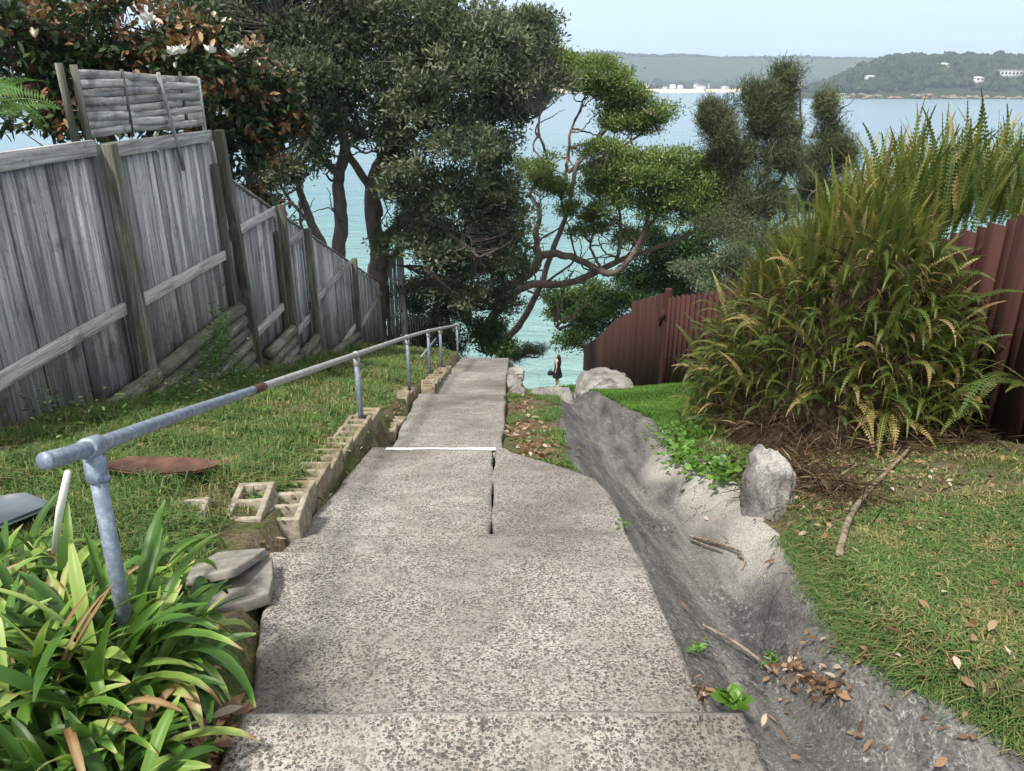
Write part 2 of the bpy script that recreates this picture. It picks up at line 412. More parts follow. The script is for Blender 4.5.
def watermat():
    m, nt, b = newmat('bay_water')
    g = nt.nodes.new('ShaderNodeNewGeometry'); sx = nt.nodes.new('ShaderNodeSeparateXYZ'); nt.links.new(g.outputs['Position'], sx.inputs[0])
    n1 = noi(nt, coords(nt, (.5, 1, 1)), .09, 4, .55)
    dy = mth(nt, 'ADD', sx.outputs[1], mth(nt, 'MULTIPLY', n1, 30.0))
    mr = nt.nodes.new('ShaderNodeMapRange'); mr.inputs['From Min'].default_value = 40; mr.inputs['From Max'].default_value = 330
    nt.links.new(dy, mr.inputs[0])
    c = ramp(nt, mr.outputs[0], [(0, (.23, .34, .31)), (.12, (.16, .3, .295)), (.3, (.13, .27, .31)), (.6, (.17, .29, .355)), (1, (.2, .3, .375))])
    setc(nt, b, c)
    b.inputs['Roughness'].default_value = .16; b.inputs['IOR'].default_value = 1.33
    w1 = noi(nt, coords(nt, (.55, 1.25, 1), (0, 0, R(12))), .8, 5, .62, .3)
    w2 = noi(nt, coords(nt, (.35, 1.1, 1), (0, 0, R(-8))), .13, 3, .55)
    h = mth(nt, 'ADD', w1, mth(nt, 'MULTIPLY', w2, 2.6))
    bump(nt, b, h, 1.0, .9); return m
M['water'] = watermat()

# ------------------------------------------------------------------ ground heights
YL = np.array([.6, 1.71, 3.08, 5.58, 9.1, 12.2, 16.5, 40]); XL = np.array([-.70, -.77, -1.14, -1.13, -1.22, -1.12, -1.16, -1.16])
YR = np.array([.6, 1.71, 1.72, 3.08, 4.6, 5.0, 5.58, 9.1, 16.5, 40]); XR = np.array([.62, .66, .60, .60, .57, .25, -.07, -.09, -.08, -.08])
GC = [(830, 700), (760, 640), (690, 545), (620, 470), (575, 405)]
gc = np.array([on(u, v, -.2) for u, v in GC])
GB = [(1010, 771), (880, 700), (835, 640), (825, 590), (795, 560), (745, 492), (690, 455), (650, 420), (603, 398)]
gb = np.array([on(u, v, 0) for u, v in GB])
gb = gb[np.argsort(gb[:, 1])]; gb = gb[gb[:, 1] > 2.7]; gc = gc[np.argsort(gc[:, 1])]; gc = gc[gc[:, 1] > 2.4]
def xc(y): return np.interp(y, np.r_[.6, 1.4, 1.8, 2.2, gc[:, 1], 14, 40], np.r_[1.15, 1.05, .93, .92, gc[:, 0], 1.0, 1.2])
def xb(y): return np.interp(y, np.r_[.6, 1.3, 1.55, 1.8, 2.1, 2.6, gb[:, 1], 12, 40], np.r_[1.78, 1.52, 1.34, 1.18, 1.13, 1.21, gb[:, 0], 1.15, 1.3])
def xa(y):  # left rim of the rock: path edge, then the dirt strip's edge
    return np.interp(y, [.6, 3.0, 4.6, 5.6, 7.5, 9.6, 40], [.5, .5, .5, .42, .5, .62, .7])
def zr(y):
    return np.minimum(zp(y), -.402 * np.minimum(y, 34.0) - .438 * np.maximum(0, y - 34.0) - np.where(y > 36.5, (y - 36.5) * .5, 0))
def ht(x, y):
    x = np.asarray(x, float); y = np.asarray(y, float)
    base = zp(y)
    lowleft = np.where(y > 17, np.minimum(.085 * (y - 17), 1.2) * sm(-1.2, -3.2, x) * (1 - sm(31, 37, y)), 0)
    l = XLf(y); r = XRf(y); a = xa(y); c = xc(y); b = xb(y)
    zl = base + lowleft + (.05 + .12 * sm(2.2, 3.6, y)) + .1 * sm(1.3, 3.5, -x) + .55 * sm(3.72, 4.1, -x) + .02 * fbm(x, y, .5, 3, 3)
    zl = zl - .07 * (1 - sm(.14, .5, l - x))
    zm = base - np.where(y > 5.3, .12, .15)
    rr = zr(y)
    zrim = np.where(y < 5.2, rr - .10, rr + (base - rr) * (1 - sm(0, .55, x - r)) - .06)
    d1 = sm(0, 1, (x - a) / np.maximum(c - a, .05)); d2 = sm(0, 1, (x - c) / np.maximum(b - c, .05))
    deep = np.interp(y, [1.0, 1.9, 3, 8, 11, 20], [.13, .26, .3, .26, .15, .05])
    zg = rr - .08 - (deep - .08) * d1 + (deep + .03) * d2
    lawn = rr + .02 + .13 * sm(0, .14, x - b) * (1 - sm(5, 7, y)) + .15 * sm(.2, 2.0, x - b) + .012 * fbm(x, y, .8, 3, 5)
    z = np.where(x < l - .10, zl, np.where(x < r, zm, np.where(x < a, zrim, np.where(x < b, zg + .008 * fbm(x * 1.2, y * .3, .7, 2, 8), lawn))))
    t = sm(l - .06, l - .005, x); z = np.where((x > l - .10) & (x < l), zl * (1 - t) + zm * t, z)
    t = sm(16.6, 17.6, y); z = np.where((x >= l - .1) & (x < r), z * (1 - t) + (base - .25) * t, z)
    return z
def XLf(y): return np.interp(y, YL, XL)
def XRf(y): return np.interp(y, YR, XR)

def grid_lines():
    xs = np.r_[np.linspace(-14, -4.2, 22), np.arange(-4.0, .4, .05), np.arange(.4, 1.9, .018), np.arange(1.9, 4.2, .05), np.linspace(4.3, 14, 22)]
    ys = np.r_[np.arange(.7, 4, .03), np.arange(4.02, 6, .05), np.arange(6.05, 12, .07), np.arange(12.1, 20, .15), np.arange(20.4, 48, .7)]
    return xs, ys
xs, ys = grid_lines()
X, Y = np.meshgrid(xs, ys)
XX = X + .02 * fbm(X, Y, 1.2, 2, 1) * (np.abs(X) < 3.9) * ((X < .3) | (X > 2)); YY = Y
Z = ht(XX, YY)
idx = np.arange(X.size).reshape(X.shape)
Q = np.stack([idx[:-1, :-1], idx[:-1, 1:], idx[1:, 1:], idx[1:, :-1]], -1).reshape(-1, 4)
qc = np.stack([XX.ravel(), YY.ravel()], -1)[Q].mean(1)
wob = .022 * fbm(qc[:, 0], qc[:, 1], 1.1, 2, 21)
isrock = (qc[:, 0] > np.minimum(xa(qc[:, 1]), XRf(qc[:, 1]) + .6) - .35 * (qc[:, 1] < 4.8)) & (qc[:, 0] < xb(qc[:, 1]) + wob) & (qc[:, 1] < 13.5)
isrock &= ~((qc[:, 1] > 4.9) & (qc[:, 0] < xa(qc[:, 1]) + wob))
V = np.stack([XX, YY, Z], -1).reshape(-1, 3)
def sub(faces, name, mat):
    used = np.unique(faces); mp = np.full(len(V), -1); mp[used] = np.arange(len(used))
    b = MB(); vx, vy = V[used][:, 0], V[used][:, 1]
    sh_ = sm(.25, .6, (vx - xc(vy)) / np.maximum(xb(vy) - xc(vy), .1) + .12 * fbm(vx, vy, .9, 3, 91)) * sm(2.7, 3.15, vy) * (1 - sm(5.0, 6.6, vy))
    b.add(V[used], mp[faces], sh_); o = b.build(name, mat, smooth=True); return tag(o, kind='structure')
sub(Q[~isrock], 'ground', M['ground'])
sub(Q[isrock], 'rock_gully', M['gully'])

# ------------------------------------------------------------------ path slabs
def slab(mb, y0, y1, lf, rf, z0, z1, nx=26, step=.09, thick=.24, gr=.3):
    ny = max(3, int((y1 - y0) / step) + 1)
    yy = np.r_[y0, y0 + .012, np.linspace(y0 + .05, y1 - .05, ny), y1 - .02, y1]
    tt = np.r_[0, .012, np.linspace(.04, .96, nx), .988, 1]
    t, yv = np.meshgrid(tt, yy)
    l, r = lf(yv), rf(yv)
    x = l + (r - l) * t
    wv = .012 * fbm(yv, yv * 0, .9, 3, 4)
    x = x + wv * (t < .02) - wv * (t > .98)
    yv2 = yv + .008 * fbm(x, x * 0, 1.1, 3, 6) * (yv > y1 - .03)
    z = z0 + (z1 - z0) * (yv - y0) / (y1 - y0) + .005 * fbm(x, yv, .8, 3, 2)
    edge = (t == 0) | (t == 1) | (yv == y1) | (yv == y0)
    z = z - .012 * edge
    n, m = x.shape
    top = np.stack([x, yv2, z], -1).reshape(-1, 3)
    ii = np.arange(n * m).reshape(n, m)
    q = np.stack([ii[:-1, :-1], ii[:-1, 1:], ii[1:, 1:], ii[1:, :-1]], -1).reshape(-1, 4)
    ring = np.r_[ii[0, :], ii[1:, -1], ii[-1, -2::-1], ii[-2:0:-1, 0]]
    low = top[ring] - [0, 0, thick]
    k = len(ring); a = np.arange(k); an = (a + 1) % k
    side = np.stack([ring[a], n * m + a, n * m + an, ring[an]], -1)
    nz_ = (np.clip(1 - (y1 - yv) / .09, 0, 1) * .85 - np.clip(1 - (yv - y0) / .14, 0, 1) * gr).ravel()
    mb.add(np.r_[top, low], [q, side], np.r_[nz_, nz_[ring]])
mb = MB()
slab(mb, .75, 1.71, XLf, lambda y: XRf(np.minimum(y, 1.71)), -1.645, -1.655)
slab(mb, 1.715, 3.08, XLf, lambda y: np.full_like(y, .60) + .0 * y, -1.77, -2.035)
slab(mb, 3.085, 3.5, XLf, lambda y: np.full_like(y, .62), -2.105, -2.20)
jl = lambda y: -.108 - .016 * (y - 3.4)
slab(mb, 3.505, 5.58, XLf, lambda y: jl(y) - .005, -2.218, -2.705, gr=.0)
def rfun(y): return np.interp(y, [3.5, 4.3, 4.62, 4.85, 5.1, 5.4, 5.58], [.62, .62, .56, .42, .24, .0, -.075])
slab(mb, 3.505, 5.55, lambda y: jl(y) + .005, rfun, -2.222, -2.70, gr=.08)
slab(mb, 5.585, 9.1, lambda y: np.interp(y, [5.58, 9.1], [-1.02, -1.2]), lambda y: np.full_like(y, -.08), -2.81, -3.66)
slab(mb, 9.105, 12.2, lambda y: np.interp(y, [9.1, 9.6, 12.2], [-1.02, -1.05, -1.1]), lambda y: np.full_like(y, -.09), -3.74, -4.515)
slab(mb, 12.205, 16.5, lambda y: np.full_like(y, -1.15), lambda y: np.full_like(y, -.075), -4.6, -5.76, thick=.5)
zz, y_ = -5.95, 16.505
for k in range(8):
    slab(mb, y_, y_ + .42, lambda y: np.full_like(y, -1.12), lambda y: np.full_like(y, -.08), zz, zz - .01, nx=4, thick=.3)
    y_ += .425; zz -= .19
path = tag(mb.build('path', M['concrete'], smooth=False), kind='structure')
# worn white nosing on the third step: a thin sheet following the slab edge
mb = MB()
n = 40
xx = np.linspace(-1.0, -.13, n)
w_ = .085 + .035 * fbm(xx, xx * 0, 1.1, 3, 9) + np.linspace(-.025, .035, n)
w_ = np.maximum(w_, .012)
ed = 5.58 + .008 * fbm(xx, xx * 0, 1.1, 3, 6)
def ztop(x, y): return -2.218 + (-2.705 + 2.218) * (y - 3.505) / (5.58 - 3.505) + .005 * fbm(x, y, .8, 3, 2)
back = np.stack([xx, ed - .03 - w_, ztop(xx, ed - .03 - w_) + .004], -1)
midp = np.stack([xx, ed - .022, ztop(xx, ed - .022) + .004], -1)
front = np.stack([xx, ed + .004, ztop(xx, ed) - .009], -1)
low = np.stack([xx, ed + .005, ztop(xx, ed) - .05], -1)
VV = np.concatenate([back, midp, front, low]); a = np.arange(n - 1)
mb.add(VV, np.concatenate([np.stack([a + r * n, a + 1 + r * n, a + 1 + (r + 1) * n, a + (r + 1) * n], -1) for r in range(3)]))
tag(mb.build('path_marking', M['white_paint']), kind='structure')

# ------------------------------------------------------------------ water, far shore
WZ = -16.0
mb = MB()
wx = np.r_[-7000, -1500, -300, -60, 60, 300, 1500, 7000]; wy = np.r_[33, 60, 150, 400, 1000, 2100, 7000]
GX, GY = np.meshgrid(wx, wy); ii = np.arange(GX.size).reshape(GX.shape)
mb.add(np.stack([GX, GY, GX * 0 + WZ], -1).reshape(-1, 3), np.stack([ii[:-1, :-1], ii[:-1, 1:], ii[1:, 1:], ii[1:, :-1]], -1).reshape(-1, 4))
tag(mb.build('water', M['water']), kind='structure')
def hfield(name, xs, ys, fn, mat):
    GX, GY = np.meshgrid(xs, ys); ii = np.arange(GX.size).reshape(GX.shape)
    b = MB(); b.add(np.stack([GX, GY, fn(GX, GY)], -1).reshape(-1, 3), np.stack([ii[:-1, :-1], ii[:-1, 1:], ii[1:, 1:], ii[1:, :-1]], -1).reshape(-1, 4))
    return tag(b.build(name, mat, smooth=True), kind='structure')
def ridge(x, y):
    t = sm(2090, 2750, y)
    top = np.interp(x, [-3000, -400, 150, 300, 700, 1200, 2600, 4200], [80, 88, 95, 93, 83, 78, 70, 60])
    return -9 + (top + 9) * t + 3.5 * fbm(x, y, .004, 4, 31) * t
hfield('hills', np.linspace(-2600, 4200, 150), np.r_[np.linspace(2085, 2750, 30), 2900, 3200], ridge, M['far_forest'])
def beach(x, y):
    return -16.6 + 8 * sm(1970, 2085, y) + .3 * fbm(x, y, .01, 2, 3)
hfield('beach', np.linspace(-900, 1500, 80), np.linspace(1960, 2095, 12), beach, M['sand'])
def headh(x, y):
    sh = 1035 + 18 * fbm(x, x * 0, .004, 3, 41)
    t = np.clip((y - sh) / 260, 0, 1); prof = 6 * sm(0, .04, t) + 46 * (1 - (1 - np.maximum(t - .03, 0)) ** 2.0)
    q = x / y; side = .12 * sm(.325, .35, q) + .88 * sm(.335, .47, q)
    return -17 + prof * (.15 * (side > 0) + .85) * side + 2.0 * fbm(x, y, .01, 3, 42) * sm(0, .2, t) * side
hfield('headland', np.linspace(300, 1700, 180), np.r_[np.linspace(1000, 1340, 60), np.linspace(1360, 1500, 6)], headh, M['forest'])

def ico():
    import bmesh
    bm = bmesh.new(); bmesh.ops.create_icosphere(bm, subdivisions=2, radius=1)
    v = np.array([q.co[:] for q in bm.verts]); f = np.array([[w.index for w in p.verts] for p in bm.faces]); bm.free(); return v, f
IV, IF = ico()
def lumps(mb, P, rad, flat=.8, amp=.22):
    n = len(P); nv = len(IV)
    jit = 1 + amp * rng.normal(0, 1, (n, nv))
    V = IV[None] * jit[..., None] * rad[:, None, None] * np.array([1, 1, flat]) + P[:, None]
    Fc = IF[None] + (np.arange(n) * nv)[:, None, None]
    c = np.repeat(rng.uniform(0, 1, n), nv) * .7 + .15 + .3 * np.tile(IV[:, 2] * 0, n)
    mb.add(V.reshape(-1, 3), Fc.reshape(-1, 3), c)
mb = MB()
hx = rng.uniform(345, 1150, 7000); hy = 1045 + 290 * rng.random(7000) ** .8
HH = []
for (u, v, w_h) in ((1006, 75, 30), (940, 66, 14), (975, 80, 11), (868, 78, 11)):
    d = ray(u, v); ys_h = np.linspace(1040, 1330, 1500); P = d[None] / d[1] * ys_h[:, None]; kk = np.argmax(P[:, 2] < headh(P[:, 0], P[:, 1]) + 3); HH.append((P[kk], w_h))
hz = headh(hx, hy); k = hz > -9.5
for P, w_h in HH: k &= ~((np.abs(hx - P[0]) < w_h * .5 + 2) & (hy < P[1] + 8) & (hy > P[1] - 22))
rad = rng.uniform(2.2, 5.6, k.sum())
lumps(mb, np.stack([hx[k], hy[k], hz[k] + rad * .6], -1), rad, 1.0, .26)
ex = rng.uniform(420, 1100, 130); ey = rng.uniform(1240, 1335, 130); ez = headh(ex, ey); er = rng.uniform(3.5, 7.5, 130); kk = ez > 15
lumps(mb, np.stack([ex, ey, ez + er * 1.1], -1)[kk], er[kk], .8, .3)
tag(mb.build('headland_forest', M['forest'], smooth=True), 'dense green bushland covering the headland across the bay', 'forest', kind='stuff')
mb = MB()
n = 1100; bx = rng.uniform(-500, 1150, n); by = rng.uniform(2085, 2190, n)
rad = rng.uniform(5, 11, n) * np.where(rng.random(n) > .95, 1.5, 1)
lumps(mb, np.stack([bx, by, -7 + rad * .6 + .02 * (by - 2085)], -1), rad, 1.0)
n = 1500; bx = rng.uniform(-600, 1500, n); by = rng.uniform(2690, 2760, n); rad = rng.uniform(5, 9, n)
lumps(mb, np.stack([bx, by, ridge(bx, by) + 1], -1), rad, .7)
tag(mb.build('beach_forest', M['forest'], smooth=True), 'hazy band of trees behind the far beach and along the ridge', 'forest', kind='stuff')

# ------------------------------------------------------------------ far houses and boat
def house(name, x, y, z, w, d, h, wall, roof, label, group, rh=.5, flat=False, wins=0):
    t = thing(name, (x, y, z), label, 'house', group)
    b = MB(); b.box((x, y, z + h / 2 - 2), (w, d, h + 4)); b.build('wall', wall, t)
    b = MB()
    if flat: b.box((x, y, z + h + .32), (w * 1.1, d * 1.1, .6))
    else:
        e = 1.08; W, D, H = w / 2 * e, d / 2 * e, h * rh; zb = z + h + .02
        b.add(np.array([[x - W, y - D, zb], [x + W, y - D, zb], [x + W, y + D, zb], [x - W, y + D, zb], [x - W * .7, y, zb + H], [x + W * .7, y, zb + H]]),
              [np.array([[0, 1, 5, 4], [2, 3, 4, 5]]), np.array([[1, 2, 5], [3, 0, 4]]), np.array([[3, 2, 1, 0]])])
    b.build('roof', roof, t)
    for k in range(wins):
        b = MB(); b.box((x - w / 2 + (k + .5) * w / wins, y - d / 2 - .06, z + h * .55), (w / wins * .62, .2, h * .42)); b.build('window', M['window'], t)
    return t
hs = random.Random(4)
HN = ['white', 'cream', 'pale grey']
for k in range(34):
    x = -60 + k * 27 + hs.uniform(-10, 10); y = hs.uniform(2050, 2075); z = float(beach(np.array(x), np.array(y))) + .4
    if k % 2: z += 3
    house('beach_house', x, y + (14 if k % 2 else 0), z, hs.uniform(12, 24), 9, hs.uniform(4.5, 7.5), M[['white_wall', 'cream_wall', 'white_wall'][k % 3]],
          M[['grey_roof', 'pale_roof', 'pale_roof', 'grey_roof'][k % 4]], 'tiny pale beachfront house in the row behind the far sand', 'houses along the far beach', .45)
def hz_at(u, v, y):
    p = at(u, v, y); return p
for kh, (u, v, y, w, h, n, flat, lab) in enumerate(((1006, 75, 1180, 30, 7, 6, True, 'long white flat-roofed building with window bands on the wooded headland'),
                                (940, 66, 1230, 13, 4, 3, False, 'small white house just under the headland skyline'),
                                (975, 80, 1160, 10, 4, 2, False, 'white house beside the long building on the headland'),
                                (868, 78, 1170, 10, 3.5, 2, False, 'pale house half hidden among headland trees above the orange rocks'))):
    p = HH[kh][0]
    house('headland_house', p[0], p[1] - 6, p[2] - 1.5, w, 12, h, M['white_wall'], M['pale_roof'], lab, 'houses on the headland', .4, flat, n)
mb = MB()
ROCKG = 'sandstone shelves at the headland foot'
for k, (u, w, h) in enumerate(((800, 26, 6), (822, 34, 9), (845, 30, 5), (872, 34, 8), (890, 36, 6), (915, 40, 4), (960, 60, 3), (1005, 60, 3))):
    x = (u - 512) / 770 * 1078 + 0; yy = 1010 + hs.uniform(-6, 4)
    b = MB(); nn = 16; h *= .6
    P = np.stack([x + rng.uniform(-w / 2, w / 2, nn), np.full(nn, yy) + rng.uniform(-3, 9, nn), -15.5 + rng.uniform(0, h, nn)], -1)
    lumps(b, P, rng.uniform(1.5, 4.2, nn), .45, .2)
    tag(b.build('rock_shelf', M['orange_rock']), 'orange sandstone shelf at the waterline below the wooded headland', 'rock', ROCKG)
p = at(838, 99, 830.); p = p * (WZ / p[2])
t = thing('motor_boat', p, 'small white boat with a long cabin on the bay below the headland', 'boat')
Lb = 22.0 * p[1] / 800; s_ = Lb / 10
b = MB()
st = np.linspace(-1, 1, 9); half = np.array([.75, .9, 1, 1, 1, .95, .8, .5, .05]) * 1.5 * s_
Vh = []
for q, hw in zip(st, half):
    sh = .9 + .35 * max(0, q) ** 2
    Vh += [[q * Lb / 2, -hw, sh * s_], [q * Lb / 2 * .94, -hw * .6, -.3 * s_], [q * Lb / 2 * .94, hw * .6, -.3 * s_], [q * Lb / 2, hw, sh * s_]]
Vh = np.array(Vh) + p; fs = []
for i in range(8):
    for j in range(4): fs.append([i * 4 + j, i * 4 + (j + 1) % 4, (i + 1) * 4 + (j + 1) % 4, (i + 1) * 4 + j])
b.add(Vh, [np.array(fs), np.array([[3, 2, 1, 0]])]); b.build('hull', M['white_wall'], t)
b = MB(); b.box(p + np.array([-.06 * Lb, 0, 1.6 * s_]), (.6 * Lb, 2 * s_, 1.3 * s_)); b.build('cabin', M['white_wall'], t)
b = MB(); b.box(p + np.array([-.06 * Lb, 0, 2.35 * s_]), (.66 * Lb, 2.3 * s_, .16 * s_)); b.build('cabin_roof', M['pale_roof'], t)
for k in range(6):
    b = MB(); b.box(p + np.array([-.06 * Lb + (k - 2.5) * .095 * Lb, -1.02 * s_, 1.75 * s_]), (.06 * Lb, .06, .6 * s_)); b.build('window', M['window'], t)
#SPLIT
# ------------------------------------------------------------------ grey paling fence
FX = -3.6
def paling_panel(mb, y0, y1, ztop, zbot, x=FX, w=.15, jit=.006):
    y = y0; k = 0
    while y < y1 - .02:
        ww = min(w * rng.uniform(.85, 1.1), y1 - y)
        zt = float(ztop(y + ww / 2)) + rng.uniform(-.02, .02); zb = float(zbot(y + ww / 2)) + rng.uniform(-.03, .02)
        sh = rng.normal(0, .0025); xo = x - .03 + rng.uniform(-jit, jit)
        a, b_ = y + .0055, y + ww - .0055
        V = np.array([[xo, a, zb], [xo, b_, zb], [xo - .016, b_, zb], [xo - .016, a, zb],
                      [xo + rng.normal(0, .008), a + sh, zt], [xo + rng.normal(0, .008), b_ + sh, zt], [xo - .018, b_ + sh, zt], [xo - .018, a + sh, zt]])
        mb.add(V, np.array([[0, 1, 5, 4], [1, 2, 6, 5], [2, 3, 7, 6], [3, 0, 4, 7], [4, 5, 6, 7], [3, 2, 1, 0]]), rng.uniform(0, 1))
        gy_ = y + ww; xb_ = xo - .026; mb.box((xb_, gy_, (zt + zb) / 2 - .03), (.014, .085, zt - zb - .08), None, rng.uniform(0, 1))
        y += ww; k += 1
def gz(y, x=-3.55): return float(ht(np.array(x), np.array(y)))
fence = thing('paling_fence', (FX, 10, gz(10)), 'weathered grey timber paling fence stepping down the slope beside the lawn', 'fence')
slope = lambda y: -1.12 - .373 * (y - 10.1)
PY = [3.4, 7.0, 9.75, 11.9, 13.3, 17.0, 21.2]
PT = [-.45, -.50, -.53, -1.72, -2.32, -3.62, -5.28]
def pan(y0, y1, zt, zb):
    b = MB(); paling_panel(b, y0, y1, zt, zb); return b.build('paling_panel', M['grey_v'], fence)
pan(2.2, 7.06, lambda y: -.47, lambda y: gz(y) + .02)
pan(7.065, 9.98, lambda y: -.52, lambda y: -2.74)
for k in range(2, 6):
    pan(PY[k] + (.24 if k == 2 else .0), PY[k + 1] - .02, slope, lambda y, k=k: max(gz(y) + .1, PT[k + 1] - 2.0))
def rail(y0, z0, y1, z1, w=.05, h=.115, x=FX + .0):
    b = MB(); b.bar((x, y0, z0), (x, y1, z1), w, h, rng.uniform(.3, 1)); bevel(b.build('rail', M['grey_h'], fence), .006)
rail(2.2, -.51, 6.92, -.50, .05, .13); rail(7.08, -.54, 9.66, -.56, .05, .13)
rail(2.2, -1.95, 6.92, -1.93); rail(7.08, -1.95, 9.68, -1.98)
for k in range(2, 6):
    z = PT[k + 1] - .04
    rail(PY[k] + .08, z - .02, PY[k + 1] - .06, z); rail(PY[k] + .08, z - 1.5, PY[k + 1] - .06, z - 1.48)
    b = MB(); b.bar((FX - .02, PY[k] + .3, slope(PY[k] + .3) + .02), (FX - .02, PY[k + 1], slope(PY[k + 1]) + .02), .05, .022, .2, side=(1, 0, 0)); b.build('capping', M['grey_h'], fence)
for k, (y, zt) in enumerate(zip(PY, PT)):
    b = MB(); zb = gz(y) - .25
    lean = {1: .08, 2: .33, 3: .05}.get(k, .0)
    b.bar((FX + .085, y + (lean if k == 2 else 0), zb), (FX + .085, y - (.06 if k == 2 else 0), zt + .03), .115, .125, rng.uniform(.1, .9)); bevel(b.build('post', M['post'], fence), .012)
    if k in (2, 3):   # the doubled darker post behind
        b = MB(); b.bar((FX + .02, y - .14, zb), (FX + .02, y - .14, zt - (.0 if k == 1 else .35)), .08, .1, .1); bevel(b.build('post', M['post'], fence), .008)
b = MB(); b.bar((-3.1, 21.25, -7.2), (-3.1, 21.25, -4.05), .15, .15, .7); bevel(b.build('post', M['grey_v'], fence), .01)
b = MB(); b.bar((-3.56, 21.2, -5.1), (-3.12, 21.2, -4.1), .05, .13, .8, side=(0, 1, 0)); b.build('rail', M['grey_h'], fence)
for z in (-5.6, -6.3):
    b = MB(); b.bar((-3.56, 21.2, z), (-3.12, 21.2, z + .35), .05, .11, .8, side=(0, 1, 0)); b.build('rail', M['grey_h'], fence)
b = MB()
for k in range(4): b.box((-3.52 + k * .115, 21.27, -6.0 + k * .2), (.1, .02, 2.6), None, rng.uniform(0, 1))
b.build('paling_panel', M['grey_v'], fence)
b = MB()
for k in range(14): b.box((-3.05 + k * .06, 21.6 + k * .13, -6.6 - .09 * k), (.02, .12, 1.5), None, rng.uniform(0, 1))
b.build('paling_panel', M['grey_v'], fence)

# woven screen panel standing on the fence
scr = thing('woven_screen', (FX - .03, 8.2, -.5), 'weathered grey woven slat screen fixed on top of the paling fence', 'screen')
SY0, SY1, SZ0, SZ1 = 6.92, 9.6, -.46, .14
b = MB(); b.bar((FX - .03, SY0, SZ0 - .1), (FX - .03, SY0 - .02, SZ1 + .02), .03, .07, .6)
b.bar((FX - .09, SY0 - .1, SZ0 - .1), (FX - .09, SY0 - .13, SZ1 + .03), .03, .07, .3); b.build('frame', M['post'], scr)
b = MB(); b.bar((FX - .04, SY1, SZ0 - .1), (FX - .04, SY1 + .02, SZ1 - .06), .03, .05, .6); b.build('frame', M['grey_v'], scr)
b = MB(); ns = 8; yy = np.linspace(SY0 + .03, SY1 - .02, 34)
for k in range(ns):
    z = SZ0 + .04 + (SZ1 - SZ0 - .06) * (k + .4) / ns
    ph = math.pi * (k % 2)
    xx = FX - .035 + .014 * np.sin((yy - SY0) / (SY1 - SY0) * 3 * math.pi + ph)
    zz = z + .012 * np.sin((yy - SY0) * 2 + k) + rng.normal(0, .0012, len(yy)) - .015 * (yy - SY0) / 2.7 * k / ns
    hh = .036
    A = np.stack([xx, yy, zz - hh], -1); B2 = np.stack([xx + .003, yy, zz + hh], -1); Cc = np.stack([xx - .009, yy, zz + hh], -1); Dd = np.stack([xx - .012, yy, zz - hh], -1)
    n_ = len(yy); i = np.arange(n_ - 1); VV = np.concatenate([A, B2, Cc, Dd])
    b.add(VV, np.concatenate([np.stack([r * n_ + i, r * n_ + i + 1, ((r + 1) % 4) * n_ + i + 1, ((r + 1) % 4) * n_ + i], -1) for r in range(4)]), rng.uniform(.2, 1))
b.build('woven_slats', M['grey_h'], scr)
for y in (7.75, 9.1):
    b = MB(); b.box((FX - .036, y, (SZ0 + SZ1) / 2), (.016, .045, SZ1 - SZ0), None, .2); b.build('upright', M['post'], scr)
b = MB(); b.bar((FX + .03, 8.66, -.86), (FX + .012, 8.42, SZ1 - .02), .025, .05, .2); b.build('batten', M['grey_v'], scr)

# log retaining wall under the fence
lw = thing('log_retaining_wall', (-3.55, 8.4, gz(8.4)), 'mossy round log retaining wall under the second fence panel', 'retaining wall')
def log(y0, z0, y1, z1, r, x=-3.54):
    P = np.stack([np.full(9, x) + rng.normal(0, .008, 9), np.linspace(y0, y1, 9), np.linspace(z0, z1, 9)], -1)
    b = MB(); b.tube(P, r * (1 + rng.normal(0, .03, 9)), 12, True, rng.uniform(0, 1), .02); b.build('log', M['log'], lw, smooth=False)
for k in range(8):
    y0 = max(7.15, 7.15 + (k - 2) * .0); log(y0, -2.70 - .165 * k, 9.75, -2.72 - .165 * k, .085, -3.56 + .012 * k + rng.uniform(-.01, .01))
log(5.75, -2.6, 7.0, -2.63, .085, -3.46); log(6.3, -2.78, 7.0, -2.8, .085, -3.42); log(6.6, -2.96, 7.02, -2.97, .08, -3.4)
for k in range(4): log(10.5, -3.62 - .165 * k, 11.8, -3.64 - .165 * k, .08, -3.5)
for k in range(3): log(12.1, -4.2 - .17 * k, 13.2, -4.22 - .17 * k, .08, -3.5)
for k in range(3): log(13.5, -4.75 - .17 * k, 16.8, -5.3 - .17 * k, .08, -3.5)

# ------------------------------------------------------------------ handrail
hr = thing('handrail', (-1.2, 6, gz(6, -1.4)), 'galvanised pipe handrail on posts following the concrete steps down', 'handrail')
RP = [at(44, 461, 1.56), at(92, 447, 1.74), at(180, 415, 2.45), at(258, 388.5, 3.6), at(356, 354.5, 6.0), at(407, 337, 9.0), at(428, 331, 11.0), at(440, 328.5, 12.4), at(457, 325, 15.6)]
S = spline(RP, 161)
cut = int(np.argmin(np.abs(S[:, 1] - 3.6)))
b = MB(); b.tube(S[:cut + 1], .0205, 16); b.build('rail', M['galv'], hr, smooth=True)['label'] = 'blue grey galvanised near length of rail'
b = MB(); b.tube(S[cut:], np.linspace(.0215, .025, 161 - cut), 14); b.build('rail', M['galv_pale'], hr, smooth=True)['label'] = 'pale oxidised lower length of rail'
b = MB(); b.tube(S[cut - 1:cut + 2], .0225, 14); b.build('coupling', M['rust_sheet'], hr, smooth=True)
post_near_base = at(99, 590, 1.74)
near = RP[1]
posts = [(near, np.array([near[0] - .04, near[1] + .03, -1.75]))]
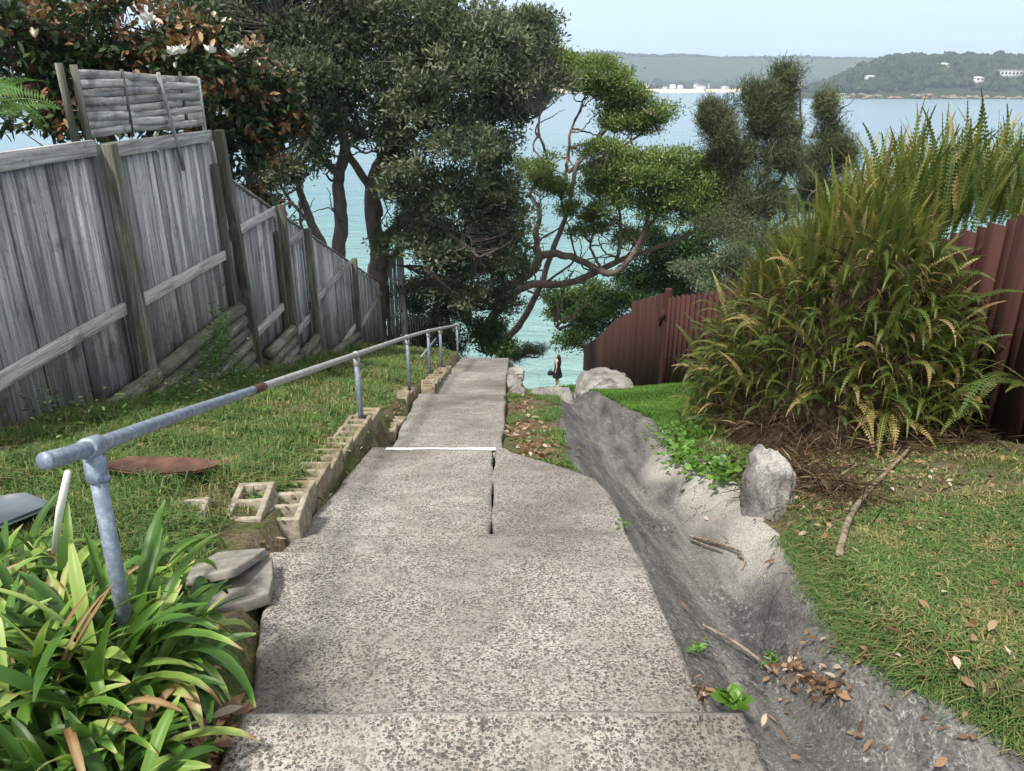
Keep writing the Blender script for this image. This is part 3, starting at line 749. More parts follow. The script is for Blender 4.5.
for i in (4, 5, 6, 7, 8):
    p = RP[i]; zb = min(float(ht(np.array(p[0] - .02), np.array(p[1]))), float(zp(p[1])) + .25) - .12
    posts.append((p, np.array([p[0], p[1], zb])))
for (p, q) in posts:
    d = (p - q) / np.linalg.norm(p - q)
    b = MB(); b.tube([q, (p + q) / 2, p - d * .02], .0205 if p[1] < 3 else .0235, 14); po = b.build('post', M['galv'], hr, smooth=True)
    i = int(np.argmin(np.linalg.norm(S - p, axis=1))); tdir = unit(S[min(i + 2, 160)] - S[max(i - 2, 0)])
    b = MB(); b.tube([p - tdir * .035, p - tdir * .03, p + tdir * .03, p + tdir * .035], [.025, .028, .028, .025], 16)
    b.tube([p - d * .095, p - d * .09, p - d * .03], [.024, .027, .027], 16)
    b.tube([p - d * .075 + np.array([.03, -.02, 0]), p - d * .075 + np.array([.045, -.03, 0])], .008, 8)
    b.build('clamp', M['galv_pale'] if p[1] > 3 else M['galv'], hr, smooth=False)
pb = at(427, 362, 11.0)
b = MB(); b.tube([at(421, 357, 11.0), at(436, 338.5, 11.9)], .016, 8); b.build('brace', M['galv'], hr, smooth=True)
b = MB(); b.tube([at(68, 472, 1.70), at(60, 510, 1.74), at(54, 552, 1.8)], [.008, .010, .007], 8)
tag(b.build('plastic_strip', M['pvc'], smooth=True, loc=at(54, 552, 1.8)), 'thin off-white plastic strip leaning on the near handrail post', 'strip')

# ------------------------------------------------------------------ concrete blocks edging the path
def block_mesh(name, mat, L=.39, W=.19, H=.19, holes=2):
    xs_ = [-W / 2, -W / 2 + .032, W / 2 - .032, W / 2]
    if holes == 2: ys_ = [-L / 2, -L / 2 + .032, -.016, .016, L / 2 - .032, L / 2]; hol = {(1, 1), (1, 3)}
    else:
        ys_ = [-L / 2]; hol = set(); seg_ = L / holes
        for k in range(holes): ys_ += [-L / 2 + k * seg_ + .018, -L / 2 + (k + 1) * seg_ - .018]; hol.add((1, 2 * k + 1))
        ys_ += [L / 2]
    b = MB(); V = []; n0 = len(xs_); n1 = len(ys_)
    for z in (0, H):
        for y in ys_:
            for x in xs_: V.append([x, y, z])
    I = lambda i, j, k: k * n0 * n1 + j * n0 + i
    fs = []
    for i in range(n0 - 1):
        for j in range(n1 - 1):
            if (i, j) in hol:
                c = [(i, j), (i + 1, j), (i + 1, j + 1), (i, j + 1)]
                for q in range(4):
                    a_, e_ = c[q], c[(q + 1) % 4]
                    fs.append([I(*a_, 1), I(*e_, 1), I(*e_, 0), I(*a_, 0)])
            else:
                fs.append([I(i, j, 1), I(i + 1, j, 1), I(i + 1, j + 1, 1), I(i, j + 1, 1)])
                fs.append([I(i, j, 0), I(i, j + 1, 0), I(i + 1, j + 1, 0), I(i + 1, j, 0)])
    for j in range(n1 - 1):
        fs.append([I(0, j, 0), I(0, j, 1), I(0, j + 1, 1), I(0, j + 1, 0)]); fs.append([I(n0 - 1, j, 0), I(n0 - 1, j + 1, 0), I(n0 - 1, j + 1, 1), I(n0 - 1, j, 1)])
    for i in range(n0 - 1):
        fs.append([I(i, 0, 0), I(i + 1, 0, 0), I(i + 1, 0, 1), I(i, 0, 1)]); fs.append([I(i, n1 - 1, 0), I(i, n1 - 1, 1), I(i + 1, n1 - 1, 1), I(i + 1, n1 - 1, 0)])
    V = np.array(V); 
    b.add(V, np.array(fs)); o = b.build(name, mat)
    return bevel(o, .006)
BG = 'concrete blocks edging the steps'
def place(o, loc, rz, label, cat='block', group=None, rx=0, ry=0):
    o.location = loc; o.rotation_euler = (rx, ry, rz); tag(o, label, cat, group); return o
def bl(mat='block', **k): return block_mesh('concrete_block', M[mat], **k)
A0 = block_mesh('concrete_block', M['block']); 
place(A0, (-1.36, 3.5, -2.19), R(6), 'hollow grey concrete block lying cores up beside the wide slab', group=BG)
o = bl(); place(o, (-1.57, 3.2, -2.12), R(10), 'hollow grey concrete block with a broken corner, nearest the tilted slabs', group=BG, ry=R(-3))
o = bl(L=.3, holes=2); place(o, (-1.19, 3.55, -2.25), R(4), 'short concrete block standing at the head of the yellowed edging row', group=BG)
y = 3.62; k = 0
src = None
while y < 6.3:
    x = float(np.interp(y, [3.6, 5.6, 6.9], [-1.25, -1.30, -1.28]))
    z = float(np.interp(y, [3.6, 6.9], [-2.27, -3.02])) + .03
    if src is None: o = src = bl('block_yellow', holes=3)
    else: o = src.copy(); COL.objects.link(o)
    place(o, (x, y + .2, z - .10 + rng.uniform(-.012, .012)), R(rng.normal(0, 2)), 'yellowed concrete block half buried in the row edging the upper steps', group=BG, rx=R(-5)); y += .405
for k, (x, y, z, rz) in enumerate(((-1.2, 6.7, -3.24, 5), (-1.2, 7.1, -3.35, -4), (-1.33, 8.5, -3.62, 3), (-1.33, 8.92, -3.74, -3))):
    o = src.copy(); COL.objects.link(o)
    place(o, (x, y, z), R(rz), 'yellowed concrete block lying loose below the row beside the fourth slab' if k < 2 else 'concrete block stacked at the bend by the second handrail post', group=BG, rx=R(-10))
for k in range(7):
    o = src.copy(); COL.objects.link(o)
    y = 9.75 + k * .42; place(o, (-1.14 - .0 * k, y, float(zp(y)) - .06), R(rng.normal(0, 3)), 'concrete block in the short far row beside the narrow lower steps', group=BG, rx=R(-5))
# two broken slabs
def slabstone(name, size, mat, seed, hole=None):
    r = np.random.default_rng(seed); a, c, t = size
    out = np.array([[-a, -c], [-.2 * a, -c * 1.05], [.5 * a, -c * .92], [a, -c * .75], [a * 1.02, 0], [a * .96, c], [0, c * 1.02], [-a * .95, c * .96], [-a * 1.03, 0]]) / 2
    out = out + r.normal(0, .006, out.shape); n_ = len(out)
    V = np.concatenate([np.c_[out, np.zeros(n_)], np.c_[out * .985, np.full(n_, t)]]); i = np.arange(n_)
    b = MB(); b.add(V, [np.stack([i, (i + 1) % n_, n_ + (i + 1) % n_, n_ + i], -1), i[None, ::-1], (i + n_)[None]]); return bevel(b.build(name, mat), .006)
o = slabstone('broken_slab', (.30, .36, .05), M['paver'], 1); place(o, (-1.13, 2.62, -1.93), R(14), 'grey broken paving slab lying underneath, against the edge of the path', 'slab', 'broken slabs', rx=R(-6))
o = slabstone('broken_slab', (.24, .31, .035), M['paver'], 2); place(o, (-1.19, 2.68, -1.86), R(-8), 'grey broken paving slab tilted on top of another by the leafy clumps', 'slab', 'broken slabs', rx=R(-14), ry=R(-10))
# rusty sheet and blue grey boards on the lawn
def sheet(name, pts, mat, label, cat, th=.012, wave=.0):
    top = np.array(pts); n_ = len(top); c = top.mean(0); b = MB()
    V = np.concatenate([top, top - [0, 0, th]]); i = np.arange(n_)
    b.add(V, [i[None], (i + n_)[None, ::-1], np.stack([i, (i + 1) % n_, n_ + (i + 1) % n_, n_ + i], -1)]); o = b.build(name, mat, loc=c); return tag(o, label, cat)
def lawn(u, v, off=.02):
    d = ray(u, v); t = np.linspace(1.2, 30, 6000); P = d[None] * t[:, None]
    hit = (P[:, 2] < ht(P[:, 0], P[:, 1]) + off) & (P[:, 0] > -3.62); k = np.argmax(hit)
    return P[k] if hit[k] else np.array([0, 0, np.nan])
sheet('rusty_sheet', [lawn(92, 466, .10), lawn(150, 474, .08), lawn(196, 471, .10), lawn(232, 462, .07), lawn(190, 457, .15), lawn(130, 456, .14)], M['rust_sheet'], 'rusty brown metal sheet lying in the grass behind the handrail', 'metal sheet')
sheet('grey_board', [lawn(-30, 535, .10), lawn(10, 520, .14), lawn(52, 503, .14), lawn(25, 492, .12), lawn(-30, 500, .12)], M['blue_board'], 'blue grey board lying on top of another on the lawn edge', 'board', .02)
sheet('grey_board', [lawn(-30, 545, .04), lawn(20, 530, .07), lawn(60, 512, .06), lawn(25, 500, .05), lawn(-30, 508, .05)], M['blue_board'], 'lower blue grey board under its twin on the lawn edge', 'board', .025)

# ------------------------------------------------------------------ brown paling fences
def brown_panel(b, pts, w=.145):
    pts = np.array(pts); d = np.r_[0, np.cumsum(np.hypot(*np.diff(pts[:, :2], axis=0).T))]
    s = 0.; k = 0
    while s < d[-1] - .02:
        q = [np.interp(s + o_, d, pts[:, j]) for o_ in (0, w) for j in (0, 1)]
        zt = np.interp(s + w / 2, d, pts[:, 2]) + rng.uniform(-.006, .006)
        x0, y0, x1, y1 = q; dx, dy = x1 - x0, y1 - y0; L = math.hypot(dx, dy); nx, ny = -dy / L, dx / L
        o_ = .03 * (k % 2); zb = float(ht(np.array((x0 + x1) / 2), np.array((y0 + y1) / 2))) - .1
        e = .022
        P = [(x0 - dx / L * e + nx * o_, y0 - dy / L * e + ny * o_), (x1 + dx / L * e + nx * o_, y1 + dy / L * e + ny * o_)]
        P += [(P[1][0] - nx * .018, P[1][1] - ny * .018), (P[0][0] - nx * .018, P[0][1] - ny * .018)]
        V = np.array([[*p, zb] for p in P] + [[*p, zt] for p in P])
        b.add(V, np.array([[0, 1, 5, 4], [1, 2, 6, 5], [2, 3, 7, 6], [3, 0, 4, 7], [4, 5, 6, 7], [3, 2, 1, 0]]), rng.uniform(0, 1)); s += w; k += 1
bf = thing('brown_fence', (3.23, 5, -2.4), 'dark brown painted paling fence behind the tall ferns at the lawn edge', 'fence')
b = MB(); brown_panel(b, [(3.35, 2.0, .12), (3.23, 4.86, -.77), (3.2, 5.83, -1.09), (3.0, 6.9, -1.5)]); b.build('paling_panel', M['brown_paint'], bf)
for z in (-.35, -1.3):
    b = MB(); b.bar((3.50, 2.0, .12 + z), (3.15, 6.9, -1.45 + z), .045, .09); b.build('rail', M['brown_paint'], bf)
ff = thing('brown_fence', (2.36, 11.4, -4.5), 'dark brown paling fence turning downhill beyond the ferns, over the bright grass patch', 'fence')
b = MB(); brown_panel(b, [(2.98, 6.95, -1.72), (2.75, 8.3, -2.08), (2.38, 11.3, -2.98)], .1); b.build('paling_panel', M['brown_paint'], ff)
b = MB(); brown_panel(b, [(2.36, 11.4, -2.95), (2.47, 15.2, -4.12)], .1); b.build('paling_panel', M['brown_paint'], ff)
b = MB(); brown_panel(b, [(2.475, 15.25, -4.35), (2.55, 18, -5.3), (2.68, 22.4, -7.15), (2.84, 28.6, -9.5)], .1); b.build('paling_panel', M['brown_paint'], ff)
b = MB(); b.box((2.36, 11.32, -3.7), (.1, .1, 1.7)); bevel(b.build('post', M['brown_paint'], ff), .008)
b = MB(); b.bar((2.30, 11.25, -3.2), (2.34, 11.75, -3.5), .03, .12); b.build('rail', M['brown_paint'], ff)

# ------------------------------------------------------------------ boulders and stones
def rockmesh(name, c, r, seed, mat, label, group=None, rz=0, cut=.0, amp=.16):
    import bmesh
    bm = bmesh.new(); bmesh.ops.create_icosphere(bm, subdivisions=5, radius=1); off = Vector((seed * 7.3, seed * 3.1, seed))
    for v in bm.verts:
        p = v.co.copy()
        # flatten into facets, then roughen
        s = max(abs(p.x), abs(p.y), abs(p.z)); p = p.lerp(p / s * .85, .5)
        n_ = mnoise.fractal(p * 1.3 + off, 1.0, 2.0, 5) ; n2 = mnoise.fractal(p * 5 + off, .9, 2.1, 4)
        p = p * (1 + amp * n_ + amp * .35 * n2)
        v.co = Vector((p.x * r[0], p.y * r[1], p.z * r[2]))
    me = bpy.data.meshes.new(name); bm.to_mesh(me); bm.free(); me.materials.append(mat)
    for p in me.polygons: p.use_smooth = True
    o = bpy.data.objects.new(name, me); COL.objects.link(o); o.location = c; o.rotation_euler = (0, 0, rz)
    return tag(o, label, 'rock', group)
rockmesh('boulder', lawn(768, 492, .14) + np.array([.02, .06, -.05]), (.085, .19, .27), 1, M['boulder'], 'pale upright boulder at the foot of the fern bank', rz=.3)
c = at(606, 392, 11.2); rockmesh('boulder', (c[0] + .02, 11.2, -4.6), (.52, .85, .36), 2, M['boulder'], 'large flat-topped pale boulder below the end of the grass patch')
for k, (u, v, y, r_) in enumerate(((516, 372, 12.4, .16), (514, 384, 11.2, .15), (518, 392, 10.4, .13), (513, 379, 11.8, .11))):
    p = at(u, v, y); rockmesh('stone', p - np.array([0, 0, r_ * .3]), (r_, r_ * 1.3, r_ * .7), 5 + k, M['boulder'], 'pale rubble stone in the pile beside the narrow lower steps', 'rubble stones beside the lower steps')
for k, (u, v, y, r_) in enumerate(((552, 398, 11.6, (.42, .55, .12)), (561, 408, 10.6, (.28, .3, .1)))):
    p = at(u, v, y); rockmesh('stone', p - np.array([0, 0, .06]), r_, 15 + k, M['rock'], ['broad flat stone ledge crossing the bottom of the gully', 'smaller dark stone just above the flat ledge in the gully'][k], amp=.08)

# sticks
def stick(uvs, r0, r1, label, fn=lawn, mat='stick', forks=()):
    P = np.array([fn(u, v, .02) for u, v in uvs]); P[:, 2] += rng.uniform(0, .03, len(P))
    b = MB(); S_ = spline(P, 24); b.tube(S_, np.linspace(r0, r1, 24), 7, True, .5, .06)
    for f in forks:
        Q_ = np.array([fn(u, v, .03) for u, v in f]); b.tube(spline(Q_, 8), np.linspace(r1 * 1.2, r1 * .5, 8), 6)
    return tag(b.build('stick', M[mat], smooth=True, loc=P.mean(0)), label, 'stick')
stick([(838, 560), (850, 520), (872, 488), (905, 455), (915, 440)], .016, .009, 'long dead branch lying across the lawn below the ferns')
stick([(690, 538), (715, 546), (740, 556)], .009, .006, 'short dark forked twig lying in the rock gully', forks=[[(738, 555), (745, 560), (741, 570)]])
stick([(690, 541), (722, 552)], .007, .004, 'thin dark twig alongside the forked twig in the gully')
stick([(228, 463), (246, 468), (268, 452), (285, 432)], .012, .006, 'bent dead branch on the grass behind the handrail', forks=[[(264, 455), (275, 437), (279, 428)]])
stick([(0, 452), (15, 447), (26, 443)], .012, .008, 'grey dead branch at the foot of the near fence panel')
stick([(702, 626), (730, 645), (752, 660), (772, 672)], .007, .006, 'long thin mossy root across the rock above the leaf pile')

# ------------------------------------------------------------------ leaf and blade generators
def leaves(mb, P, D, L, W, c, droop=0.0):
    n = len(P); L = np.broadcast_to(L, (n,))[:, None]; W = np.broadcast_to(W, (n,))[:, None]
    S_ = unit(np.cross(D, unit(rng.normal(0, 1, (n, 3))))); N = np.cross(S_, D)
    mid = P + D * L * .45
    tip = P + D * L + np.array([0, 0, -1]) * (L * droop)
    V = np.stack([P, mid + S_ * W / 2 + N * W * .12, tip, mid - S_ * W / 2 + N * W * .12], 1).reshape(-1, 3)
    mb.add(V, np.arange(n * 4).reshape(n, 4), np.repeat(c, 4))
def leaves6(mb, P, D, L, W, c, up=None, droop=.15):
    n = len(P); L = np.broadcast_to(L, (n,))[:, None]; W = np.broadcast_to(W, (n,))[:, None]
    S_ = unit(np.cross(D, unit(rng.normal(0, .5, (n, 3)) + np.array([0, 0, 1.0])))); N = np.cross(S_, D)
    d = np.array([0, 0, -1.0]); Vs = [P]
    for t, w in ((.3, .85), (.65, .9)):
        m_ = P + D * L * t + d * L * droop * t * t
        Vs += [m_ + S_ * W * w / 2 + N * W * .12, m_, m_ - S_ * W * w / 2 + N * W * .12]
    Vs += [P + D * L + d * L * droop]
    V = np.stack(Vs, 1).reshape(-1, 3); o = (np.arange(n) * 8)[:, None]
    q = np.concatenate([o + np.array([[1, 4, 5, 2]]), o + np.array([[2, 5, 6, 3]])])
    t_ = np.concatenate([o + np.array([[0, 1, 2]]), o + np.array([[0, 2, 3]]), o + np.array([[4, 7, 5]]), o + np.array([[5, 7, 6]])])
    mb.add(V, [q, t_], np.repeat(c, 8))
def rdir(n): return unit(rng.normal(0, 1, (n, 3)))
def clumps(clusters, per, shell=.55, brk=5):
    out, rad = [], []
    if brk:
        nc = []
        for c, r in clusters:
            r = np.array(r); nc.append((np.array(c), r * (.62 if brk < 7 else .48)))
            for d in rdir(brk): nc.append((np.array(c) + d * r * rng.uniform(.4, 1.05), r * rng.uniform(.22, .5) * [1.2, 1.2, .8]))
        clusters = nc
    tot = sum(np.prod(r) ** (2 / 3) for _, r in clusters)
    for c, r in clusters:
        n = max(6, int(per * np.prod(r) ** (2 / 3) / tot))
        d = rdir(n); q = shell + (1 - shell) * rng.random(n) ** .6
        lump = 1 + .16 * np.sin(d[:, 0] * 5 + c[0]) * np.sin(d[:, 2] * 6 + c[1])
        out.append(np.array(c) + d * (q * lump)[:, None] * np.array(r)); rad.append(d)
    return np.concatenate(out), np.concatenate(rad)
def foliage(mb, CP_, CD, m, cr, L, W, up=.3, out=.6, flat=.6, cvar=(.15, .75), droop=0., six=False, lv=.14):
    n = len(CP_); P = np.repeat(CP_, m, 0) + rng.normal(0, 1, (n * m, 3)) * np.array([cr, cr, cr * flat])
    D = unit(rdir(n * m) + out * np.repeat(CD, m, 0) + np.array([0, 0, up]))
    c = np.clip(np.repeat(rng.uniform(*cvar, n), m) + rng.normal(0, lv, n * m), 0, 1)
    Ls = L * rng.uniform(.65, 1.25, n * m); Ws = W * rng.uniform(.7, 1.2, n * m)
    (leaves6 if six else leaves)(mb, P, D, Ls, Ws, c, droop=droop)
def twigs(mb, CP_, nodes, r=.012, frac=1.0):
    for p in CP_[rng.random(len(CP_)) < frac]:
        dd = np.linalg.norm(nodes - p, axis=1) + .6 * np.maximum(nodes[:, 2] - p[2], 0); kk = np.argpartition(dd, 7)[:7]; q = nodes[kk[rng.integers(7)]]
        m_ = (p + q) / 2 + rng.normal(0, .06, 3) * np.linalg.norm(p - q) - np.array([0, 0, .05])
        mb.tube(spline([q, m_, p], 6), np.linspace(r * 1.6, r * .4, 6), 4, False)
def limb(mb, pts, r0, r1, seg=9, n=None, wob=.06, jit=.02):
    n = n or max(8, 7 * len(pts)); S_ = spline(pts, n); tt_ = np.linspace(0, 1, n)
    ph = rng.uniform(0, 6.28, (4, 3)); am = np.linalg.norm(S_[-1] - S_[0]) * .018
    S_ = S_ + (am * sum(np.sin(tt_[:, None] * (7 + 6 * k) + ph[k][None]) / (1 + k) for k in range(3)) + rng.normal(0, 1, S_.shape) * jit * .5) * (tt_ > 0)[:, None]
    mb.tube(S_, r0 + (r1 - r0) * np.linspace(0, 1, n) ** .8, seg, True, .5, wob); return S_
def pts(*uvy): return [at(*q) for q in uvy]
def cl(u, v, y, ru, rv, k=1.0):
    s = y * 1.0 / F / .98; return (at(u, v, y), (ru * s, (ru + rv) / 2 * s * k, rv * s))

# ------------------------------------------------------------------ big banksia
def tree(name, loc, label, cat, limbs, clusters, per, m, cr, L, W, leafm, bark, group=None, twig_r=.012, frac=.8, **kw):
    t = thing(name, loc, label, cat, group); b = MB(); nodes = []
    for P, r0, r1 in limbs: nodes.append(limb(b, P, r0, r1))
    main = list(nodes); cc_ = np.array([q[0] for q in clusters])
    for _ in range(kw.pop('side', 40)):
        S_ = main[rng.integers(len(main))]; q = S_[rng.integers(len(S_) // 3, len(S_))]; e = cc_[np.argsort(np.linalg.norm(cc_ - q, axis=1))[rng.integers(0, 4)]]
        d_ = (e - q) * rng.uniform(.35, .95) + rng.normal(0, .35, 3); L_ = np.linalg.norm(d_); nodes.append(limb(b, [q, q + d_ * .35 + rng.normal(0, .12, 3) * L_, q + d_ * .7 + rng.normal(0, .1, 3) * L_, q + d_], .018 + .014 * L_, .007, 5))
    nodes = np.concatenate(nodes); b2 = MB(); c, d = clumps(clusters, per, kw.pop('shell', .5), kw.pop('brk', 5)); twigs(b, c, nodes, twig_r, frac)
    b.build('trunk', M[bark], t, smooth=True)
    six = kw.get('six', False)
    foliage(b2, c, d, m, cr, L, W, **kw); b2.build('crown', M[leafm], t); return t
g0 = -7.6
tree('banksia_tree', (-4.2, 20.5, -7.2), 'large dark grey-green tree with a broad crown behind the paling fence', 'tree',
     [(pts((372, 345, 21), (374, 300, 21), (379, 255, 21), (378, 200, 20.8), (392, 140, 20.5), (400, 60, 20)), .36, .12),
      (pts((378, 262, 21), (398, 225, 20.6), (430, 195, 20.2), (465, 175, 19.8)), .17, .06),
      (pts((380, 190, 20.8), (420, 120, 20.6), (470, 70, 20.2)), .16, .05), (pts((378, 215, 20.8), (350, 150, 20.4), (330, 90, 20)), .14, .05),
      (pts((400, 220, 20.6), (440, 225, 20), (480, 260, 19.6)), .09, .04), (pts((392, 140, 20.5), (450, 120, 20.4), (510, 110, 20.3)), .12, .03)],
     [cl(400, 25, 20, 85, 50), cl(475, 50, 20.3, 65, 55), cl(440, 125, 19.6, 62, 45), cl(495, 125, 20.5, 45, 50), cl(375, 110, 20.5, 50, 45), cl(455, 195, 20, 48, 38),
      cl(500, 185, 20.6, 30, 42), cl(525, 35, 21, 34, 34), cl(330, 60, 19.8, 50, 40), cl(430, 240, 20.2, 40, 30), cl(495, 240, 20.6, 34, 34), cl(405, 175, 19.6, 34, 30), cl(470, 280, 20.6, 30, 26), cl(540, 75, 21, 20, 22)], 2000, 42, .16, .155, .052, 'banksia', 'bark_dark', lv=.06, cvar=(.1, 1.0), up=.4, out=.5)
tree('banksia_tree', (-4.9, 20, -7.2), 'twin-stemmed dark tree close behind the lower fence panels, thinner than its neighbour', 'tree',
     [(pts((347, 330, 20), (343, 270, 20), (340, 200, 20), (338, 140, 19.8), (325, 60, 19.5)), .26, .09),
      (pts((344, 272, 20), (318, 235, 19.6), (300, 195, 19.3), (288, 165, 19)), .16, .06), (pts((342, 262, 20), (312, 248, 19.3), (280, 235, 18.8), (255, 225, 18.5)), .09, .03),
      (pts((340, 180, 20), (300, 110, 19.5), (270, 60, 19)), .11, .04)],
     [cl(300, 45, 19.5, 60, 50), cl(255, 35, 19.2, 60, 42), cl(315, 125, 19.3, 38, 38), cl(280, 170, 18.8, 34, 26), cl(350, 10, 19.8, 60, 30), cl(255, 105, 19, 45, 45), cl(210, 15, 19, 50, 30), cl(268, 222, 18.6, 24, 12)],
     1250, 40, .16, .155, .052, 'banksia', 'bark_dark', lv=.06, cvar=(.05, .9), up=.4, out=.5)
tree('wattle_tree', (-1.9, 22, -8.4), 'slim many-stemmed dark tree rising beyond the end of the handrail', 'tree',
     [(pts((432, 350, 22), (438, 300, 22), (428, 240, 22), (440, 170, 22)), .1, .03), (pts((455, 350, 22), (450, 300, 22), (462, 240, 22), (470, 190, 22)), .08, .03), (pts((440, 310, 22), (470, 270, 21.6), (490, 235, 21.4)), .05, .02)],
     [cl(440, 245, 21.5, 36, 30), cl(475, 250, 21.2, 30, 34), cl(425, 290, 21.5, 24, 22), cl(455, 300, 21.8, 30, 26), cl(490, 215, 21.4, 22, 30), cl(418, 225, 21, 18, 30), cl(410, 300, 22, 14, 22), cl(500, 290, 21.6, 20, 26), cl(520, 265, 21.5, 10, 22)], 900, 32, .16, .13, .035, 'banksia', 'bark_dark', cvar=(.0, .8))
SG = 'dark shrubs under the trees'
def bush(name, clusters, per, m, cr, L, W, mat, label, group=None, cat='shrub', stems=5, **kw):
    c0 = np.array(clusters[0][0]); base = np.array([c0[0], c0[1], c0[2] - clusters[0][1][2]])
    t = thing(name, base, label, cat, group); b = MB(); nodes = []
    for k in range(stems):
        e = np.array(clusters[k % len(clusters)][0]) + rng.normal(0, .2, 3); nodes.append(limb(b, [base + rng.normal(0, .1, 3) * [1, 1, 0], (base + e) / 2 + rng.normal(0, .1, 3), e], .04, .012, 6))
    c, d = clumps(clusters, per, kw.pop('shell', .45)); twigs(b, c, np.concatenate(nodes), .008, .35); b.build('stem', M['twig'], t, smooth=True)
    b2 = MB(); foliage(b2, c, d, m, cr, L, W, **kw); b2.build('foliage', M[mat], t); return t
bush('dark_shrub', [cl(430, 325, 23, 28, 30), cl(455, 340, 22.5, 24, 22), cl(412, 345, 22.5, 20, 30)], 420, 30, .14, .11, .035, 'banksia', 'dark tangled shrub directly behind the end of the handrail', SG, cvar=(0, .5))
bush('green_shrub', [cl(487, 335, 21.5, 20, 17), cl(503, 345, 21, 12, 12)], 200, 30, .12, .1, .04, 'shrub', 'small mid-green shrub just past the end of the concrete steps', SG, cvar=(.1, .75))
bush('dark_shrub', [cl(385, 355, 24, 30, 22), cl(350, 335, 24, 26, 22)], 200, 30, .15, .12, .035, 'banksia', 'dark shrub behind the lowest grey fence panel', SG, cvar=(0, .5))
bush('needle_shrub', [cl(520, 352, 24, 16, 5), cl(538, 350, 24, 14, 6), cl(512, 356, 23.5, 10, 5)], 130, 26, .09, .16, .012, 'casuarina', 'low feathery shrub reaching over the water beside the steps', SG, cvar=(.1, .7), up=.0)

# ------------------------------------------------------------------ sprawling tea tree over the water
tree('tea_tree', (-.2, 24, -9.6), 'sprawling pink-limbed tree leaning out over the turquoise water with flat crowns', 'tree',
     [(pts((466, 318, 24), (473, 307, 24), (497, 296, 24), (533, 269, 23.8), (546, 254, 23.8), (572, 256, 23.6), (603, 269, 23.4), (625, 258, 23), (640, 240, 22.8), (650, 214, 22.6)), .2, .06),
      (pts((478, 332, 24), (490, 316, 24), (528, 291, 24), (572, 285, 23.8), (616, 265, 23.4), (650, 245, 23.2), (690, 225, 23)), .19, .05),
      (pts((504, 362, 24.6), (506, 346, 24.6), (524, 313, 24.8), (546, 271, 24.6), (560, 225, 24.6), (568, 172, 24.4), (590, 152, 24.2), (625, 120, 24)), .16, .035),
      (pts((540, 262, 23.8), (536, 232, 24), (538, 214, 24), (531, 196, 24), (540, 180, 24)), .11, .05),
      (pts((566, 180, 24.4), (572, 130, 24.2), (585, 95, 24)), .06, .02), (pts((568, 172, 24.4), (600, 158, 24.2), (640, 135, 24), (655, 120, 24)), .07, .02),
      (pts((562, 200, 24.5), (545, 150, 24.2), (540, 105, 24), (550, 70, 24)), .06, .02), (pts((568, 172, 24.4), (610, 120, 24), (615, 95, 24)), .05, .015),
      (pts((616, 262, 23.4), (622, 225, 23), (612, 190, 23)), .07, .025), (pts((636, 246, 23), (665, 205, 22.6), (690, 185, 22.4)), .06, .02), (pts((600, 268, 23.4), (590, 240, 23.4), (605, 225, 23.4)), .05, .02),
      (pts((546, 254, 23.8), (520, 240, 24), (500, 215, 24)), .05, .02), (pts((528, 291, 24), (545, 300, 24), (560, 330, 24)), .04, .015)],
     [cl(535, 62, 24, 28, 18), cl(570, 72, 24, 36, 16), cl(610, 88, 24, 26, 15), cl(640, 112, 24, 28, 22), cl(615, 118, 23.8, 16, 14), cl(530, 30, 24.4, 26, 20),
      cl(640, 160, 22.6, 48, 17), cl(675, 180, 22.4, 42, 24), cl(615, 172, 22.8, 26, 13), cl(710, 195, 22.2, 20, 20), cl(655, 205, 22.4, 30, 11), cl(540, 172, 24, 26, 17), cl(556, 188, 23.8, 18, 11),
      cl(595, 228, 23.4, 24, 10), cl(625, 236, 23.4, 16, 9), cl(565, 208, 23.6, 10, 6), cl(590, 214, 23.4, 12, 8), cl(555, 60, 24, 30, 14), cl(595, 76, 24, 30, 13), cl(625, 95, 24, 24, 13), cl(690, 205, 22.3, 34, 16), cl(520, 85, 24.2, 24, 20), cl(588, 82, 24, 40, 16), cl(628, 120, 24, 26, 16), cl(615, 190, 22.8, 30, 16), cl(655, 178, 22.6, 50, 20), cl(700, 215, 22.2, 30, 20)], 3900, 36, .15, .11, .036, 'gum', 'bark_pink', side=90, brk=6, twig_r=.01, frac=.55, cvar=(.1, .9), up=.5, out=.4, flat=.5, shell=.4)
# casuarinas
def casu(loc, label, limbs, clusters, per, m):
    return tree('casuarina_tree', loc, label, 'tree', limbs, clusters, per, m, .12, .17, .017, 'casuarina', 'bark_dark', 'casuarinas against the bay', side=14, brk=10, frac=1.0, twig_r=.016, cvar=(.05, .95), up=1.0, out=.9, flat=1.3, droop=.05, shell=.3, lv=.12)
casu((6, 24, -9), 'tall dark feathery casuarina in front of the bay, the larger of the pair',
     [(pts((770, 300, 22), (768, 230, 22), (772, 150, 22), (776, 80, 22)), .14, .03), (pts((768, 240, 22), (745, 190, 22), (722, 140, 22)), .07, .02), (pts((770, 200, 22), (795, 150, 22), (800, 90, 22)), .06, .02), (pts((770, 230, 22), (800, 210, 22), (815, 190, 22)), .05, .02)],
     [cl(783, 92, 22, 15, 20), cl(768, 122, 22, 22, 18), cl(726, 128, 22, 17, 20), cl(745, 160, 22, 24, 18), cl(785, 150, 22, 24, 22), cl(775, 195, 22, 28, 16), cl(738, 200, 22, 22, 20), cl(708, 118, 22, 6, 10), cl(757, 100, 22, 14, 16), cl(720, 172, 22.4, 16, 20)], 850, 80)
